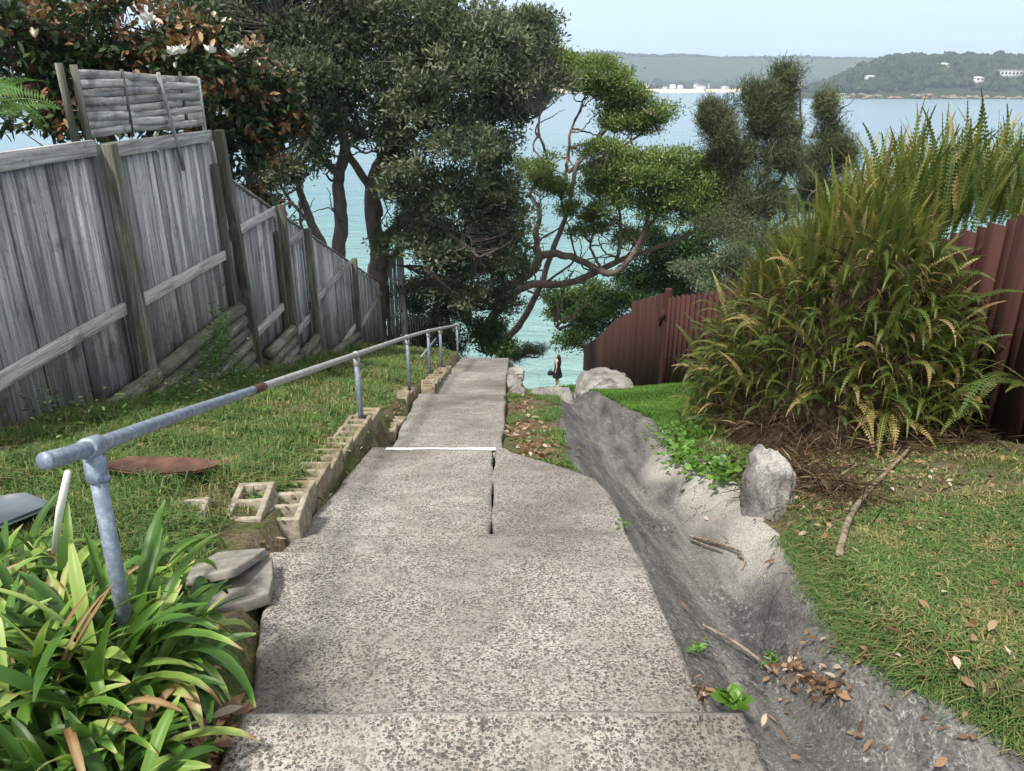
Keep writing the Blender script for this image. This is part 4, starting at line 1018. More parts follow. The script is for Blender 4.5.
casu((9, 25, -9), 'shorter dark casuarina beside the taller one, nearer the tall ferns',
     [(pts((826, 300, 24), (826, 200, 24), (828, 130, 24), (826, 100, 24)), .11, .025)],
     [cl(826, 108, 24, 9, 14), cl(828, 138, 24, 17, 18), cl(814, 165, 24, 18, 16), cl(842, 160, 24, 9, 14), cl(822, 200, 24, 26, 22)], 450, 76)
# greenery behind the far brown fence
HG = 'shrubs behind the lower brown fence'
bush('green_shrub', [cl(600, 318, 30, 40, 34), cl(572, 310, 29.5, 26, 26), cl(630, 290, 30, 36, 22), cl(575, 335, 29, 18, 16)], 620, 34, .2, .15, .07, 'shrub', 'bright green broadleaf bush spilling past the end of the lower brown fence', HG, cvar=(.1, .85))
bush('green_shrub', [cl(660, 262, 27, 32, 16), cl(640, 275, 27, 26, 14), cl(680, 285, 27, 34, 20), cl(690, 248, 26, 40, 22), cl(720, 225, 25, 30, 24), cl(650, 240, 26.5, 26, 14)], 620, 32, .18, .14, .055, 'shrub', 'dark green bush under the flat crowns behind the brown fence', HG, cvar=(.0, .65))
bush('grey_shrub', [cl(705, 272, 20, 30, 20), cl(738, 265, 19, 26, 26), cl(725, 290, 19, 40, 16)], 380, 34, .12, .1, .032, 'grey_shrub', 'soft grey-green shrub just above the corner of the brown fence', HG, cvar=(.15, .9))
bush('dark_shrub', [cl(765, 240, 17, 36, 30), cl(725, 235, 20, 30, 22), cl(800, 255, 15, 40, 40)], 420, 32, .16, .1, .02, 'casuarina', 'twiggy dark scrub between the casuarina and the fern bank', HG, cvar=(0, .6))

# ------------------------------------------------------------------ magnolia and tree fern behind the fence
mag_cl = [cl(60, 40, 11.5, 70, 45), cl(140, 30, 11.8, 65, 42), cl(205, 60, 12.2, 48, 45), cl(262, 92, 12.6, 34, 34), cl(255, 150, 12.8, 36, 38), cl(60, 105, 11, 45, 45), cl(175, 110, 12, 55, 45), cl(10, 40, 11, 45, 40), cl(250, 205, 13, 24, 22), cl(205, 165, 12.6, 36, 40), cl(100, 110, 11.4, 45, 45), cl(285, 120, 13, 14, 24)]
mag = thing('magnolia_tree', (-5.6, 12, -3.0), 'magnolia with glossy leaves, rusty undersides and white flowers above the fence', 'tree')
b = MB(); nodes = [limb(b, [(-5.6, 12, -3.2), (-5.5, 12, -1.6), at(150, 120, 12), at(160, 40, 12)], .15, .04)]
for u, v, y in ((60, 60, 11.3), (250, 110, 12.7), (205, 60, 12.2), (20, 50, 11), (250, 190, 13)): nodes.append(limb(b, [(-5.5, 12, -1.7), (np.array([-5.5, 12, -1.2]) + at(u, v, y)) / 2, at(u, v, y)], .07, .02))
c, d = clumps(mag_cl, 820, .5); twigs(b, c, np.concatenate(nodes), .01, .8); b.build('trunk', M['bark_dark'], mag, smooth=True)
b = MB(); n_ = len(c)
rust = (rng.random(n_) < .28); cv = np.where(rust, rng.uniform(.66, .92, n_), rng.uniform(.1, .5, n_))
m_ = 22; P = np.repeat(c, m_, 0) + rng.normal(0, 1, (n_ * m_, 3)) * [.1, .1, .07]; D = unit(rdir(n_ * m_) * 1.0 + .6 * np.repeat(d, m_, 0) + np.array([0, 0, .35]))
leaves6(b, P, D, .15 * rng.uniform(.7, 1.2, n_ * m_), .07 * rng.uniform(.8, 1.15, n_ * m_), np.clip(np.repeat(cv, m_) + rng.normal(0, .09, n_ * m_), 0, 1), droop=.12); b.build('crown', M['magnolia'], mag)
for (u, v, y) in ((148, 21, 11.2), (182, 54, 11.6), (174, 55, 11.55), (232, 57, 12.1), (240, 53, 12.1), (210, 53, 12.0)):
    p0 = at(u, v, y - .75); b = MB(); k = 8; az = np.arange(k) * 2 * math.pi / k + rng.random()
    D = unit(np.stack([np.cos(az), np.sin(az), np.where(np.arange(k) % 2, .5, 1.3)], -1)); leaves6(b, np.repeat(p0[None], k, 0), D, np.full(k, .12), np.full(k, .075), np.full(k, .5), droop=-.12); b.build('flower', M['white_petal'], mag)

def fronds(mb, P, az, e0, L, droop, K=26, pl=.055, cv=None, sag=None, tipc=0.0, roll=None):
    n = len(P); t = np.linspace(0, 1, K); L = np.broadcast_to(L, (n,))
    ang = e0[:, None] - droop[:, None] * t[None] ** 1.5
    az2 = az[:, None] + (rng.normal(0, .25, n)[:, None]) * t[None]
    dx = np.cos(ang) * np.cos(az2); dy = np.cos(ang) * np.sin(az2); dz = np.sin(ang)
    Dv = np.stack([dx, dy, dz], -1); step = (L / (K - 1))[:, None, None]
    C = P[:, None] + np.cumsum(Dv * step, 1) - Dv[:, :1] * step
    ref = np.array([0, 0, 1.0]); side = np.stack([-np.sin(az2), np.cos(az2), 0 * az2], -1)
    if roll is None: roll = rng.normal(0, .5, n)
    N = np.cross(side, Dv) ; N = N * np.sign(N[..., 2:3] + 1e-6) * 1.0
    ca, sa = np.cos(roll)[:, None, None], np.sin(roll)[:, None, None]
    side, N = side * ca + N * sa, N * ca - side * sa
    prof = np.minimum(1, .45 + t * 4) * np.minimum(1, (1 - t) * 2.2 + .06) ** .9
    pls = pl * prof[None, :, None] * rng.uniform(.85, 1.15, (n, K, 1)) * (L[:, None, None] / .75) ** .4
    hw = step * .46
    Vs = []
    for s_ in (-1, 1):
        tip = C + s_ * side * pls + Dv * pls * .22 + N * pls * .15 * rng.uniform(-.5, 1, (n, K, 1))
        mid = C + s_ * side * pls * .5 + Dv * (hw * 1.05)
        mid2 = C + s_ * side * pls * .5 - Dv * hw * .75
        Vs += [C - Dv * hw * .5, mid2, tip, mid]
    V = np.stack(Vs, 2).reshape(-1, 3)
    nf = n * K * 2; Fq = np.arange(nf * 4).reshape(nf, 4)
    if cv is None: cv = np.clip(rng.beta(2, 2.2, n), 0, 1)
    c = np.clip(cv[:, None] + tipc * t[None] ** 3 + rng.normal(0, .04, (n, K)), 0, 1)
    mb.add(V, Fq, np.repeat(c.ravel(), 8))
    # midrib
    w = .004 * (L[:, None, None] / .7); a_ = C - side * w; b_ = C + side * w
    V2 = np.concatenate([a_, b_], 1).reshape(-1, 3); i = np.arange(K - 1); o = (np.arange(n) * 2 * K)[:, None]
    q = np.stack([o + i, o + i + 1, o + K + i + 1, o + K + i], -1).reshape(-1, 4)
    mb.add(V2, q, np.repeat(np.clip(cv + .15, 0, 1), 2 * K))
tf = thing('tree_fern', (-6.2, 8.6, -3), 'bright green tree fern crown showing above the near fence panel', 'fern')
top = at(8, 112, 9.2); b = MB(); b.tube([(top[0] - .5, top[1], -3.2), (top[0] - .5, top[1], top[2] - .1)], [.12, .1], 10, True, .5, .05); b.build('trunk', M['bark_dark'], tf, smooth=True)
b = MB(); n_ = 16; fronds(b, np.repeat((top - [.5, 0, .05])[None], n_, 0), np.linspace(0, 6.28, n_, endpoint=False), rng.uniform(.3, .9, n_), 1.1, rng.uniform(.9, 1.5, n_), K=36, pl=.2, cv=rng.uniform(.3, 1, n_)); b.build('frond', M['tree_fern'], tf)

# ------------------------------------------------------------------ fern bank
def mh(x, y):
    q = 1 - ((x - 2.58) / .81) ** 2 - ((y - 6.1) / 1.38) ** 2
    q2 = 1 - ((x - 2.25) / .62) ** 2 - ((y - 5.2) / .55) ** 2
    return ht(x, y) - .06 + 1.5 * np.maximum(0, q) ** .5 * (1 + .1 * fbm(x, y, 1.1, 3, 61)) + .25 * np.maximum(0, q2) ** .5 * (q2 > 0)
bx = np.linspace(1.55, 3.62, 60); by = np.linspace(4.55, 7.6, 90); BX, BY = np.meshgrid(bx, by); BZ = mh(BX, BY); ii = np.arange(BX.size).reshape(BX.shape)
b = MB(); b.add(np.stack([BX, BY, BZ + .02 * fbm(BX, BY, 3, 3, 62)], -1).reshape(-1, 3), np.stack([ii[:-1, :-1], ii[:-1, 1:], ii[1:, 1:], ii[1:, :-1]], -1).reshape(-1, 4))
tag(b.build('earth_bank', M['soil'], smooth=True), kind='structure')
b = MB(); n_ = 12000
x = rng.uniform(1.58, 3.3, n_); y = rng.uniform(4.6, 7.3, n_); z = mh(x, y); k = z > ht(x, y) + .03; x, y, z = x[k], y[k], z[k]
gx = -(mh(x + .03, y) - z) / .03; gy = -(mh(x, y + .03) - z) / .03; Nn = unit(np.stack([gx, gy, np.ones_like(gx)], -1))
leaves(b, np.stack([x, y, z], -1) + Nn * rng.uniform(0, .16, len(x))[:, None], unit(rdir(len(x)) + .4 * Nn + [0, 0, -.8]), rng.uniform(.08, .3, len(x)), .008, rng.beta(1.3, 2.4, len(x)), .2)
n_ = 3600; rx_ = np.r_[rng.normal(1.68, .12, n_ // 2), rng.uniform(1.8, 3.1, n_ // 2)]; ry_ = np.r_[rng.normal(3.85, .32, n_ // 2), rng.normal(4.6, .14, n_ // 2)]
leaves(b, np.stack([rx_, ry_, ht(rx_, ry_) + rng.uniform(0, .08, len(rx_))], -1), unit(rdir(len(rx_)) * [1, 1, .35]), rng.uniform(.06, .25, len(rx_)), .007, rng.beta(1.6, 2, len(rx_)), .1)
tag(b.build('dry_fern_thatch', M['thatch']), 'dead brown fern fronds and roots hanging under the green ferns', 'thatch', kind='stuff')
def fern(base, n, L, e=(.5, 1.3), dr=(.7, 2.0), az=None, cv=(.1, .7), label='', group='', spread=.12, pl=.04):
    base = np.array(base); t = thing('sword_fern', base, label, 'fern', group); b = MB()
    P = base + rng.normal(0, 1, (n, 3)) * [spread, spread, spread * .4]
    a = rng.uniform(0, 6.28, n) if az is None else az + rng.normal(0, .8, n)
    c = rng.uniform(cv[0], cv[1], n); brown = rng.random(n) < .07; c[brown] = rng.uniform(.88, 1, brown.sum())
    fronds(b, P, a, rng.uniform(*e, n), L * rng.uniform(.45, 1.3, n), rng.uniform(*dr, n), cv=c, pl=pl, tipc=.12, K=28); b.build('frond', M['fern'], t); return t
FG = 'sword ferns on the bank'
ff_ = []
while len(ff_) < 150:
    d_ = rdir(1)[0]; d_[2] = abs(d_[2])
    if d_[1] > .55 or d_[2] < .05: continue
    x, y = 2.58 + .81 * d_[0], 6.1 + 1.38 * d_[1]; z = float(mh(np.array(x), np.array(y)))
    brown = d_[0] < .0 and d_[2] < .3
    if d_[0] > .42 and d_[2] > .22: continue
    if (brown and rng.random() > .5) or any((x - a) ** 2 + (y - c_) ** 2 + (z - e_) ** 2 < .02 for a, c_, e_ in ff_): continue
    ff_.append((x, y, z)); hi = d_[2] > .72; az = math.atan2(d_[1] - .45, d_[0])
    if hi: fern((x, y, z), 20, .40, (1.05, 1.57), (.05, 1.0), az, (.3, .8), 'olive sword fern with upright fronds on top of the bank', 'upright ferns on the bank', .09, .03)
    else: fern((x, y, z), 22, .40 if x > 2.0 else .33, (.7, 1.57), (.2, 2.7), az, (.12, .72), 'darker sword fern hanging over the brown side of the bank', 'hanging ferns on the bank', .11, .03)
for k in range(34):
    u = 822 + 215 * (k % 24 + .5) / 24 + rng.uniform(-6, 6); y = rng.uniform(6.3, 7.8); p = at(u, (212 if k < 24 else 232) + rng.uniform(-8, 18) + (900 - u) * .8 * (u < 900), y)
    fern(p, 24, .74, (1.2, 1.57), (.05, .8), None, (.32, .78), 'tall yellow-green sword fern standing above the top of the brown fence', 'tall ferns above the fence', .15, .034)
for (u, v, y, az, L) in ((955, 330, 5.1, 2.9, .5), (985, 405, 4.6, 3.0, .45), (918, 222, 5.9, 3.4, .6), (1030, 385, 4.3, 3.0, .5)):
    fern(at(u, v, y), 6, L, (.1, .6), (.8, 1.8), az, (.2, .8), {955: 'sparse fern with fronds lying across the brown palings', 985: 'small fern growing low against the brown fence', 918: 'fern with long arching fronds draped over the fence top', 1030: 'low fern frond poking from the brown fence above the lawn'}[u], None, .05)
fern(at(842, 395, 4.9), 7, .5, (-.3, .3), (1.0, 1.6), -1.7, (.75, .88), 'yellowing fern hanging down over the bare edge of the bank', None, .08)
fern(at(884, 412, 4.75), 7, .55, (-.3, .3), (1.0, 1.6), -1.5, (.65, .86), 'pale yellow fern hanging beside the dead branch', None, .08)

# ------------------------------------------------------------------ strap-leaved clumps
def strap(t, n, base, Lr, W, e=(.65, 1.5), spread=.07):
    b = MB(); K = 13; tt = np.linspace(0, 1, K)
    P = np.array(base) + rng.normal(0, 1, (n, 3)) * [spread, spread, .01]
    az = rng.uniform(0, 6.28, n); e0 = rng.uniform(*e, n); L = rng.uniform(*Lr, n); dr = rng.uniform(.4, 2.6, n)
    ang = e0[:, None] - dr[:, None] * tt[None] ** 2; az2 = az[:, None] + rng.normal(0, .3, n)[:, None] * tt
    Dv = np.stack([np.cos(ang) * np.cos(az2), np.cos(ang) * np.sin(az2), np.sin(ang)], -1); st = (L / (K - 1))[:, None, None]
    C = P[:, None] + np.cumsum(Dv * st, 1) - Dv[:, :1] * st
    side = np.stack([-np.sin(az2), np.cos(az2), 0 * az2], -1); tw = rng.normal(0, .5, n)[:, None, None] * tt[None, :, None]
    N = np.cross(Dv, side); N = np.where(N[..., 2:3] < 0, -N, N); side, N = side * np.cos(tw) + N * np.sin(tw), N * np.cos(tw) - side * np.sin(tw)
    deadm = rng.random(n) < .05
    w = W * (rng.uniform(.75, 1.15, n) * np.where(deadm, .6, 1))[:, None, None] * (np.minimum(1, .6 + tt * 2.5) * np.clip((1 - tt) * 5, .06, 1) ** .6)[None, :, None] / 2
    rows = [C - side * w + N * w * .35, C - side * w * .5 + N * w * .1, C, C + side * w * .5 + N * w * .1, C + side * w + N * w * .35]
    V = np.stack(rows, 2).reshape(-1, 3); i = np.arange(K - 1)[:, None] * 5; j = np.arange(4)[None]
    q = np.stack([i + j, i + j + 1, i + 5 + j + 1, i + 5 + j], -1).reshape(-1, 4); o = (np.arange(n) * K * 5)[:, None, None]
    Fq = (q[None] + o).reshape(-1, 4)
    cb = .03 + .7 * rng.random(n) ** 1.3; dead = deadm; cb[dead] = rng.uniform(.9, 1, dead.sum())
    tipb = (rng.random(n) < .55)[:, None] * np.clip((tt[None] - rng.uniform(.86, .97, n)[:, None]) * 9, 0, 1)
    scar = .2 * np.exp(-((tt[None] - rng.uniform(.3, 1.4, n)[:, None]) / .05) ** 2)
    c = np.clip(cb[:, None] + tipb * (.95 - cb[:, None]) + scar + .08 * (tt[None] - .5), 0, 1)
    c5 = np.repeat(c, 5, 1).reshape(n, K, 5) + np.array([.07, 0, -.04, 0, .07])
    b.add(V, Fq, np.clip(c5, 0, 1).ravel()); return b.build('leaf_rosette', M['strap'], t, smooth=True)
CG = 'strap-leaved clumps beside the steps'
for (x, y) in ((-1.15, 1.66), (-1.04, 1.58)):
    z = float(ht(np.array(x), np.array(y))); t = thing('strap_leaf_plant', (x, y, z), 'tall upright strap-leaved clump hiding the foot of the near handrail post', 'plant', CG)
    strap(t, 34, (x, y, z), (.4, .58), .032, (1.1, 1.55))
for k, (x, y) in enumerate(((-1.05, 1.64), (-1.14, 1.95), (-1.42, 2.02), (-1.25, 1.72), (-1.2, 1.45), (-1.0, 1.42), (-1.5, 1.72), (-1.68, 2.2), (-1.1, 1.22), (-1.42, 1.42), (-1.3, 2.15), (-1.75, 1.9), (-1.02, 1.8), (-.95, 1.25), (-1.12, 1.66))):
    z = float(ht(np.array(x), np.array(y)))
    t = thing('strap_leaf_plant', (x, y, z), {0: 'strap-leaved clump spilling over the edge of the second slab', 1: 'strap-leaved clump with browned tips beside the tilted slabs', 2: 'strap-leaved clump growing round the near handrail post'}.get(k, 'green strap-leaved clump packed among others beside the steps'), 'plant', CG)
    strap(t, 54, (x - .03, y, z), (.24, .43) if x > -1.2 else (.28, .5), .031)

# small leafy weed by the near step
t = thing('leafy_weed', on(735, 700, -.05), 'small bright green leafy weed at the corner of the nearest step', 'plant')
p0 = on(733, 703, -.10); b = MB(); n_ = 22; a = rng.uniform(0, 6.28, n_)
leaves6(b, p0 + rng.normal(0, .01, (n_, 3)), unit(np.stack([np.cos(a) * .8, np.sin(a) * .8, rng.uniform(.5, 1.8, n_)], -1)), rng.uniform(.05, .1, n_), .042, rng.uniform(.1, 1, n_), droop=.25); b.build('leaf_rosette', M['weed'], t)

# ------------------------------------------------------------------ stuff: grass, weeds, leaf litter
def grass(name, x, y, h, w, lean, c, mat, label, off=0.):
    n = len(x); z = ht(x, y) + off; P = np.stack([x, y, z - .005], -1)
    a = rng.uniform(0, 6.28, n); ln = lean * rng.random(n); d = np.stack([np.cos(a), np.sin(a), 0 * a], -1); s = np.stack([-np.sin(a), np.cos(a), 0 * a], -1)
    h = (h * rng.uniform(.45, 1.25, n))[:, None]; w = (w * rng.uniform(.7, 1.3, n))[:, None]; ln = ln[:, None]; up = np.array([0, 0, 1.0])
    m_ = P + d * h * ln * .35 + up * h * .6; t = P + d * h * ln * 1.15 + up * h * np.maximum(.15, 1 - ln * .55)
    V = np.stack([P - s * w / 2, P + s * w / 2, m_ + s * w * .4, m_ - s * w * .4, t], 1).reshape(-1, 3); o = (np.arange(n) * 5)[:, None]
    b = MB(); b.add(V, [o + np.array([[0, 1, 2, 3]]), o + np.array([[3, 2, 4]])], np.repeat(np.clip(c, 0, 1), 5))
    return tag(b.build(name, M[mat]), label, 'grass', kind='stuff')
def ydist(n, y0, y1):
    u = rng.random(n); return 1 / (1 / y0 + u * (1 / y1 - 1 / y0))
n_ = 330000; y = ydist(n_, 1.9, 20.5); x = rng.uniform(-3.62, -1.0, n_)
pn = fbm(x, y, .55, 4, 71); keep = (x < XLf(y) - np.where(y < 3.4, .24, .17)) & (rng.random(n_) < np.clip(.66 + .85 * pn, .1, 1)); x, y, pn = x[keep], y[keep], pn[keep]
c = .52 + .25 * fbm(x, y, .9, 3, 72) + rng.normal(0, .16, len(x)); c = np.where(rng.random(len(x)) < .14 + .12 * (pn < -.2), rng.uniform(0, .25, len(x)), c)
grass('grass', x, y, .06 + .0018 * y + .04 * (x < -3.1) + .03 * (fbm(x, y, .7, 3, 79) > .35), .0042 + .0009 * y, 1.3, c, 'grass', 'short patchy green grass growing between the grey fence and the steps')
n_ = 240000; y = ydist(n_, 1.25, 6.2); x = rng.uniform(1.0, 3.25, n_)
pn = fbm(x, y, .8, 4, 73); inb = (mh(x, y) > ht(x, y) + .0) 
keep = (x > xb(y) + .0 + .05 * fbm(x, y, 2.0, 2, 74)) & ~inb & (rng.random(n_) < np.clip(.68 + .75 * pn, .2, 1) * (1 - .85 * np.exp(-((x - 1.66) / .13) ** 2 - ((y - 3.8) / .4) ** 2)) * (1 - .85 * sm(2.9, 4.4, y) * (fbm(x, y, .9, 3, 80) > -.05)) * (1 - .7 * (fbm(x, y, 1.3, 4, 81) > .45))); x, y, pn = x[keep], y[keep], pn[keep]
c = .5 + .25 * fbm(x, y, 1.1, 3, 75) + rng.normal(0, .17, len(x)); c = np.where(rng.random(len(x)) < .19 + .2 * (pn < 0), rng.uniform(0, .28, len(x)), c)
grass('grass', x, y, .03 + .002 * y, .0045 + .0008 * y, 2.2, c, 'grass', 'low creeping turf with straw-coloured runners below the brown fence')
n_ = 9000; y = rng.uniform(1.2, 3.2, n_); x = xb(y) + rng.normal(.025, .03, n_)
grass('grass', x, y, .034, .0045, 2.2, .45 + rng.normal(0, .22, n_), 'grass', 'grass fringe creeping over the edge of the rock', .01)
n_ = 16000; k_ = rng.integers(0, 90, n_); tx = rng.uniform(-3.5, -1.5, 90); ty = ydist(90, 2.4, 14); x = tx[k_] + rng.normal(0, .07, n_); y = ty[k_] + rng.normal(0, .09, n_)
kk = x < XLf(y) - .25; x, y = x[kk], y[kk]
grass('grass', x, y, .11 + .004 * y, .005 + .0007 * y, 1.2, .5 + rng.normal(0, .2, len(x)), 'grass', 'taller wild tufts scattered through the lawn by the grey fence')
n_ = 110000; y = ydist(n_, 5.6, 13.2); x = rng.uniform(1.0, 2.95, n_); inb = mh(x, y) > ht(x, y)
keep = (x > xb(y) + .03 * fbm(x, y, 2, 2, 76)) & (~inb); x, y = x[keep], y[keep]
grass('grass', x, y, .06, .011, 1.2, .5 + .3 * fbm(x, y, .7, 3, 77) + rng.normal(0, .2, len(x)), 'grass_lush', 'bright lush lawn patch between the gully and the lower brown fence')
n_ = 30000; y = rng.uniform(4.4, 11.5, n_); x = rng.uniform(-.1, .75, n_); pn = fbm(x, y, .9, 3, 78)
keep = (x > XRf(y) + .03) & (x < xa(y) + .03) & (pn > .3 - .6 * (x > xa(y) - .16)); x, y = x[keep], y[keep]
grass('grass', x, y, .055, .008, 1.4, .6 + rng.normal(0, .22, len(x)), 'grass', 'ragged grass tufts along the dirt strip beside the concrete steps')
n_ = 9000; y = rng.uniform(29, 35.6, n_); x = rng.uniform(-3, 5, n_)
grass('shore_grass', x, y, .3, .06, 1.0, .45 + rng.normal(0, .25, n_), 'grass_lush', 'rough green grass on the shore edge where the person walks')
# broadleaf ground cover
def cover(uvs, n, s, L, W, mat, label, name='weeds', fn=lawn, h=.1):
    P = []
    for u, v, su, sv in uvs:
        for _ in range(n): P.append(fn(u + rng.normal(0, su), v + rng.normal(0, sv), .02))
    P = np.array(P); P = P[~np.isnan(P[:, 2])]; P[:, 2] += rng.random(len(P)) * h; b = MB()
    a = rng.uniform(0, 6.28, len(P)); D = unit(np.stack([np.cos(a), np.sin(a), rng.uniform(-.1, .9, len(P))], -1))
    leaves6(b, P, D, L * rng.uniform(.6, 1.2, len(P)), W * rng.uniform(.7, 1.2, len(P)), rng.random(len(P)), droop=.25)
    return tag(b.build(name, M[mat]), label, 'weeds', kind='stuff')
cover([(700, 470, 16, 7), (722, 476, 10, 6), (684, 455, 10, 8), (672, 440, 10, 7)], 130, 1, .07, .035, 'weed', 'bright broadleaf weeds at the foot of the fern bank')
cover([(620, 527, 6, 3), (697, 650, 5, 3), (770, 662, 3, 3)], 26, 1, .035, .014, 'weed', 'tiny weeds sprouting in the joints beside the slabs', h=.03)
def wallpt(u, v, off=0):
    d = ray(u, v); p = d * (-3.42 + rng.uniform(-.05, .2)) / d[0]
    return p if p[2] > float(ht(p[0], p[1])) - .05 else lawn(u, v, off)
cover([(215, 365, 7, 22), (222, 335, 5, 14), (195, 392, 18, 10), (175, 402, 18, 6), (240, 380, 6, 10), (150, 405, 10, 4)], 300, 1, .075, .018, 'weed', 'feathery green weed climbing the log retaining wall', fn=wallpt, h=.06)
cover([(195, 385, 18, 14), (225, 372, 10, 20), (180, 400, 26, 8), (216, 345, 8, 18), (60, 428, 40, 8), (240, 385, 16, 10)], 220, 1, .05, .018, 'shrub', 'straggly weeds growing over the log retaining wall', h=.3)
cover([(100, 440, 60, 10), (220, 420, 50, 14), (310, 400, 40, 16), (60, 470, 40, 10)], 90, 1, .04, .018, 'weed', 'broad-leaved weeds dotted through the lawn', h=.05)
cover([(300, 470, 30, 26), (270, 485, 20, 12), (340, 440, 20, 14)], 120, 1, .03, .02, 'weed', 'clover patches in the lawn behind the edging blocks', h=.04)
def litter(uvs, label, L=.055, W=.026, fn=lawn, col=None):
    P = []
    for u, v, su, sv, n in uvs:
        for _ in range(n): P.append(fn(u + rng.normal(0, su), v + rng.normal(0, sv), .012))
    P = np.array(P); P = P[~np.isnan(P[:, 2])]; P[:, 2] += rng.random(len(P)) * .025; b = MB(); a = rng.uniform(0, 6.28, len(P))
    D = unit(np.stack([np.cos(a), np.sin(a), rng.normal(0, .3, len(P))], -1))
    leaves6(b, P, D, L * rng.uniform(.5, 1.4, len(P)), W * rng.uniform(.6, 1.3, len(P)), rng.random(len(P)), droop=.15)
    return tag(b.build('leaf_litter', M['dead_leaf']), label, 'leaf litter', kind='stuff')
litter([(812, 684, 16, 7, 70), (790, 668, 8, 6, 40), (835, 690, 10, 5, 30), (800, 700, 30, 18, 10), (870, 660, 16, 6, 18), (820, 640, 20, 20, 14)], 'pile of brown fallen leaves where the rock meets the lawn', .04, .017)
litter([(699, 693, 9, 4, 40)], 'bleached dead leaves heaped in the corner of the nearest step', .042, .014)
litter([(525, 420, 10, 16, 130), (535, 440, 14, 10, 90), (520, 400, 7, 8, 70), (545, 455, 14, 6, 40)], 'dry leaf litter over the dirt strip beside the narrow steps', .07, .035)
litter([(350, 455, 6, 4, 12), (318, 505, 6, 6, 14), (396, 405, 6, 8, 40), (278, 548, 8, 4, 18)], 'dry leaves caught along the edging blocks', .045, .02)
litter([(170, 745, 40, 14, 160), (230, 735, 14, 10, 50), (60, 760, 50, 12, 80)], 'dead leaves on the soil under the strap-leaved clumps', .07, .03)
litter([(890, 465, 40, 16, 160), (820, 510, 16, 30, 60), (930, 480, 60, 30, 80), (960, 620, 50, 60, 50), (870, 440, 25, 10, 90), (800, 450, 20, 15, 60), (850, 500, 20, 25, 40), (735, 545, 40, 30, 10), (850, 735, 60, 20, 14)], 'scattered fallen leaves on the turf and rock below the ferns', .045, .02)
litter([(758, 758, 3, 3, 2), (745, 752, 4, 4, 2)], 'orange fallen leaves at the edge of the nearest slab', .05, .025)
litter([(130, 430, 60, 14, 60), (60, 440, 30, 8, 60), (190, 450, 40, 20, 30), (300, 440, 40, 30, 25)], 'brown debris in the grass below the log wall', .05, .02)

# ------------------------------------------------------------------ person walking on the shore
def skin(name, verts, edges, rad, mat, parent=None, root=0, sub=2):
    me = bpy.data.meshes.new(name); me.from_pydata(verts, edges, []); o = bpy.data.objects.new(name, me); COL.objects.link(o)
    m_ = o.modifiers.new('skin', 'SKIN'); m_.use_smooth_shade = True
    for i, r_ in enumerate(rad): me.skin_vertices[0].data[i].radius = r_ if isinstance(r_, tuple) else (r_, r_)
    me.skin_vertices[0].data[root].use_root = True
    s_ = o.modifiers.new('subsurf', 'SUBSURF'); s_.levels = sub; s_.render_levels = sub; me.materials.append(mat)
    if parent: o.parent = parent
    return o
pp = at(557, 386.5, 35.2)
bv = [(0, 0, .92), (0, 0, 1.08), (0, 0, 1.26), (0, .01, 1.36), (-.01, 0, 1.44), (-.02, 0, 1.52), (-.03, 0, 1.60),
      (.02, .09, .86), (-.12, .09, .48), (-.02, .09, .06), (-.15, .09, .03), (.02, -.09, .86), (.05, -.09, .46), (.2, -.09, .08), (.08, -.09, .02),
      (0, .16, 1.32), (-.03, .21, 1.08), (-.14, .2, .88), (-.18, .2, .8), (0, -.16, 1.32), (.05, -.21, 1.08), (-.0, -.21, .86), (-.02, -.21, .78)]
be = [(0, 1), (1, 2), (2, 3), (3, 4), (4, 5), (5, 6), (0, 7), (7, 8), (8, 9), (9, 10), (0, 11), (11, 12), (12, 13), (13, 14), (3, 15), (15, 16), (16, 17), (17, 18), (3, 19), (19, 20), (20, 21), (21, 22)]
br = [(.12, .15), (.1, .12), (.11, .14), (.09, .12), .05, (.085, .07), (.075, .065), .085, .055, .038, .03, .085, .055, .038, .03, .055, .04, .028, .035, .055, .04, .028, .035]
person = skin('person', bv, be, br, M['skin']); person.location = pp; person.rotation_euler = (0, 0, R(-25))
tag(person, 'person in black clothes with long black hair walking along the shore carrying a bag', 'person')
def revolve(name, prof, mat, parent, seg=18, c=(0, 0)):
    b = MB(); P = np.array([[c[0], c[1], z] for z, _, _ in prof]); th = np.linspace(0, 6.283, seg, endpoint=False); V = []
    for z, rx, ry in prof: V += [[c[0] + rx * math.cos(t_) * (1 + .05 * math.sin(5 * t_)), c[1] + ry * math.sin(t_), z] for t_ in th]
    n_ = len(prof); i = np.arange(n_ - 1)[:, None] * seg; j = np.arange(seg)[None]
    b.add(np.array(V), [np.stack([i + j, i + (j + 1) % seg, i + seg + (j + 1) % seg, i + seg + j], -1).reshape(-1, 4)])
    o = b.build(name, mat, None, smooth=True); o.parent = parent; return o
revolve('dress', [(.5, .24, .25), (.7, .22, .24), (.9, .165, .2), (1.06, .135, .16), (1.2, .15, .185), (1.32, .13, .185), (1.38, .07, .1)], M['black_cloth'], person)
hv = [(.0, 0, 1.63), (.05, 0, 1.58), (.11, 0, 1.42), (.14, 0, 1.24), (.14, 0, 1.08)]
hair = skin('hair', hv, [(0, 1), (1, 2), (2, 3), (3, 4)], [(.095, .095), (.11, .11), (.12, .08), (.12, .06), (.08, .03)], M['hair']); hair.parent = person
bagp = pp + np.array([-.32, .12, .66])
b = MB()
b.tube([bagp + [-.14, 0, .02], bagp + [-.1, 0, 0], bagp + [.1, 0, 0], bagp + [.14, 0, .02]], [.05, .12, .12, .05], 12); b.tube(spline([bagp + [-.08, 0, .1], bagp + [0, 0, .22], bagp + [.08, 0, .1]], 8), .012, 6)
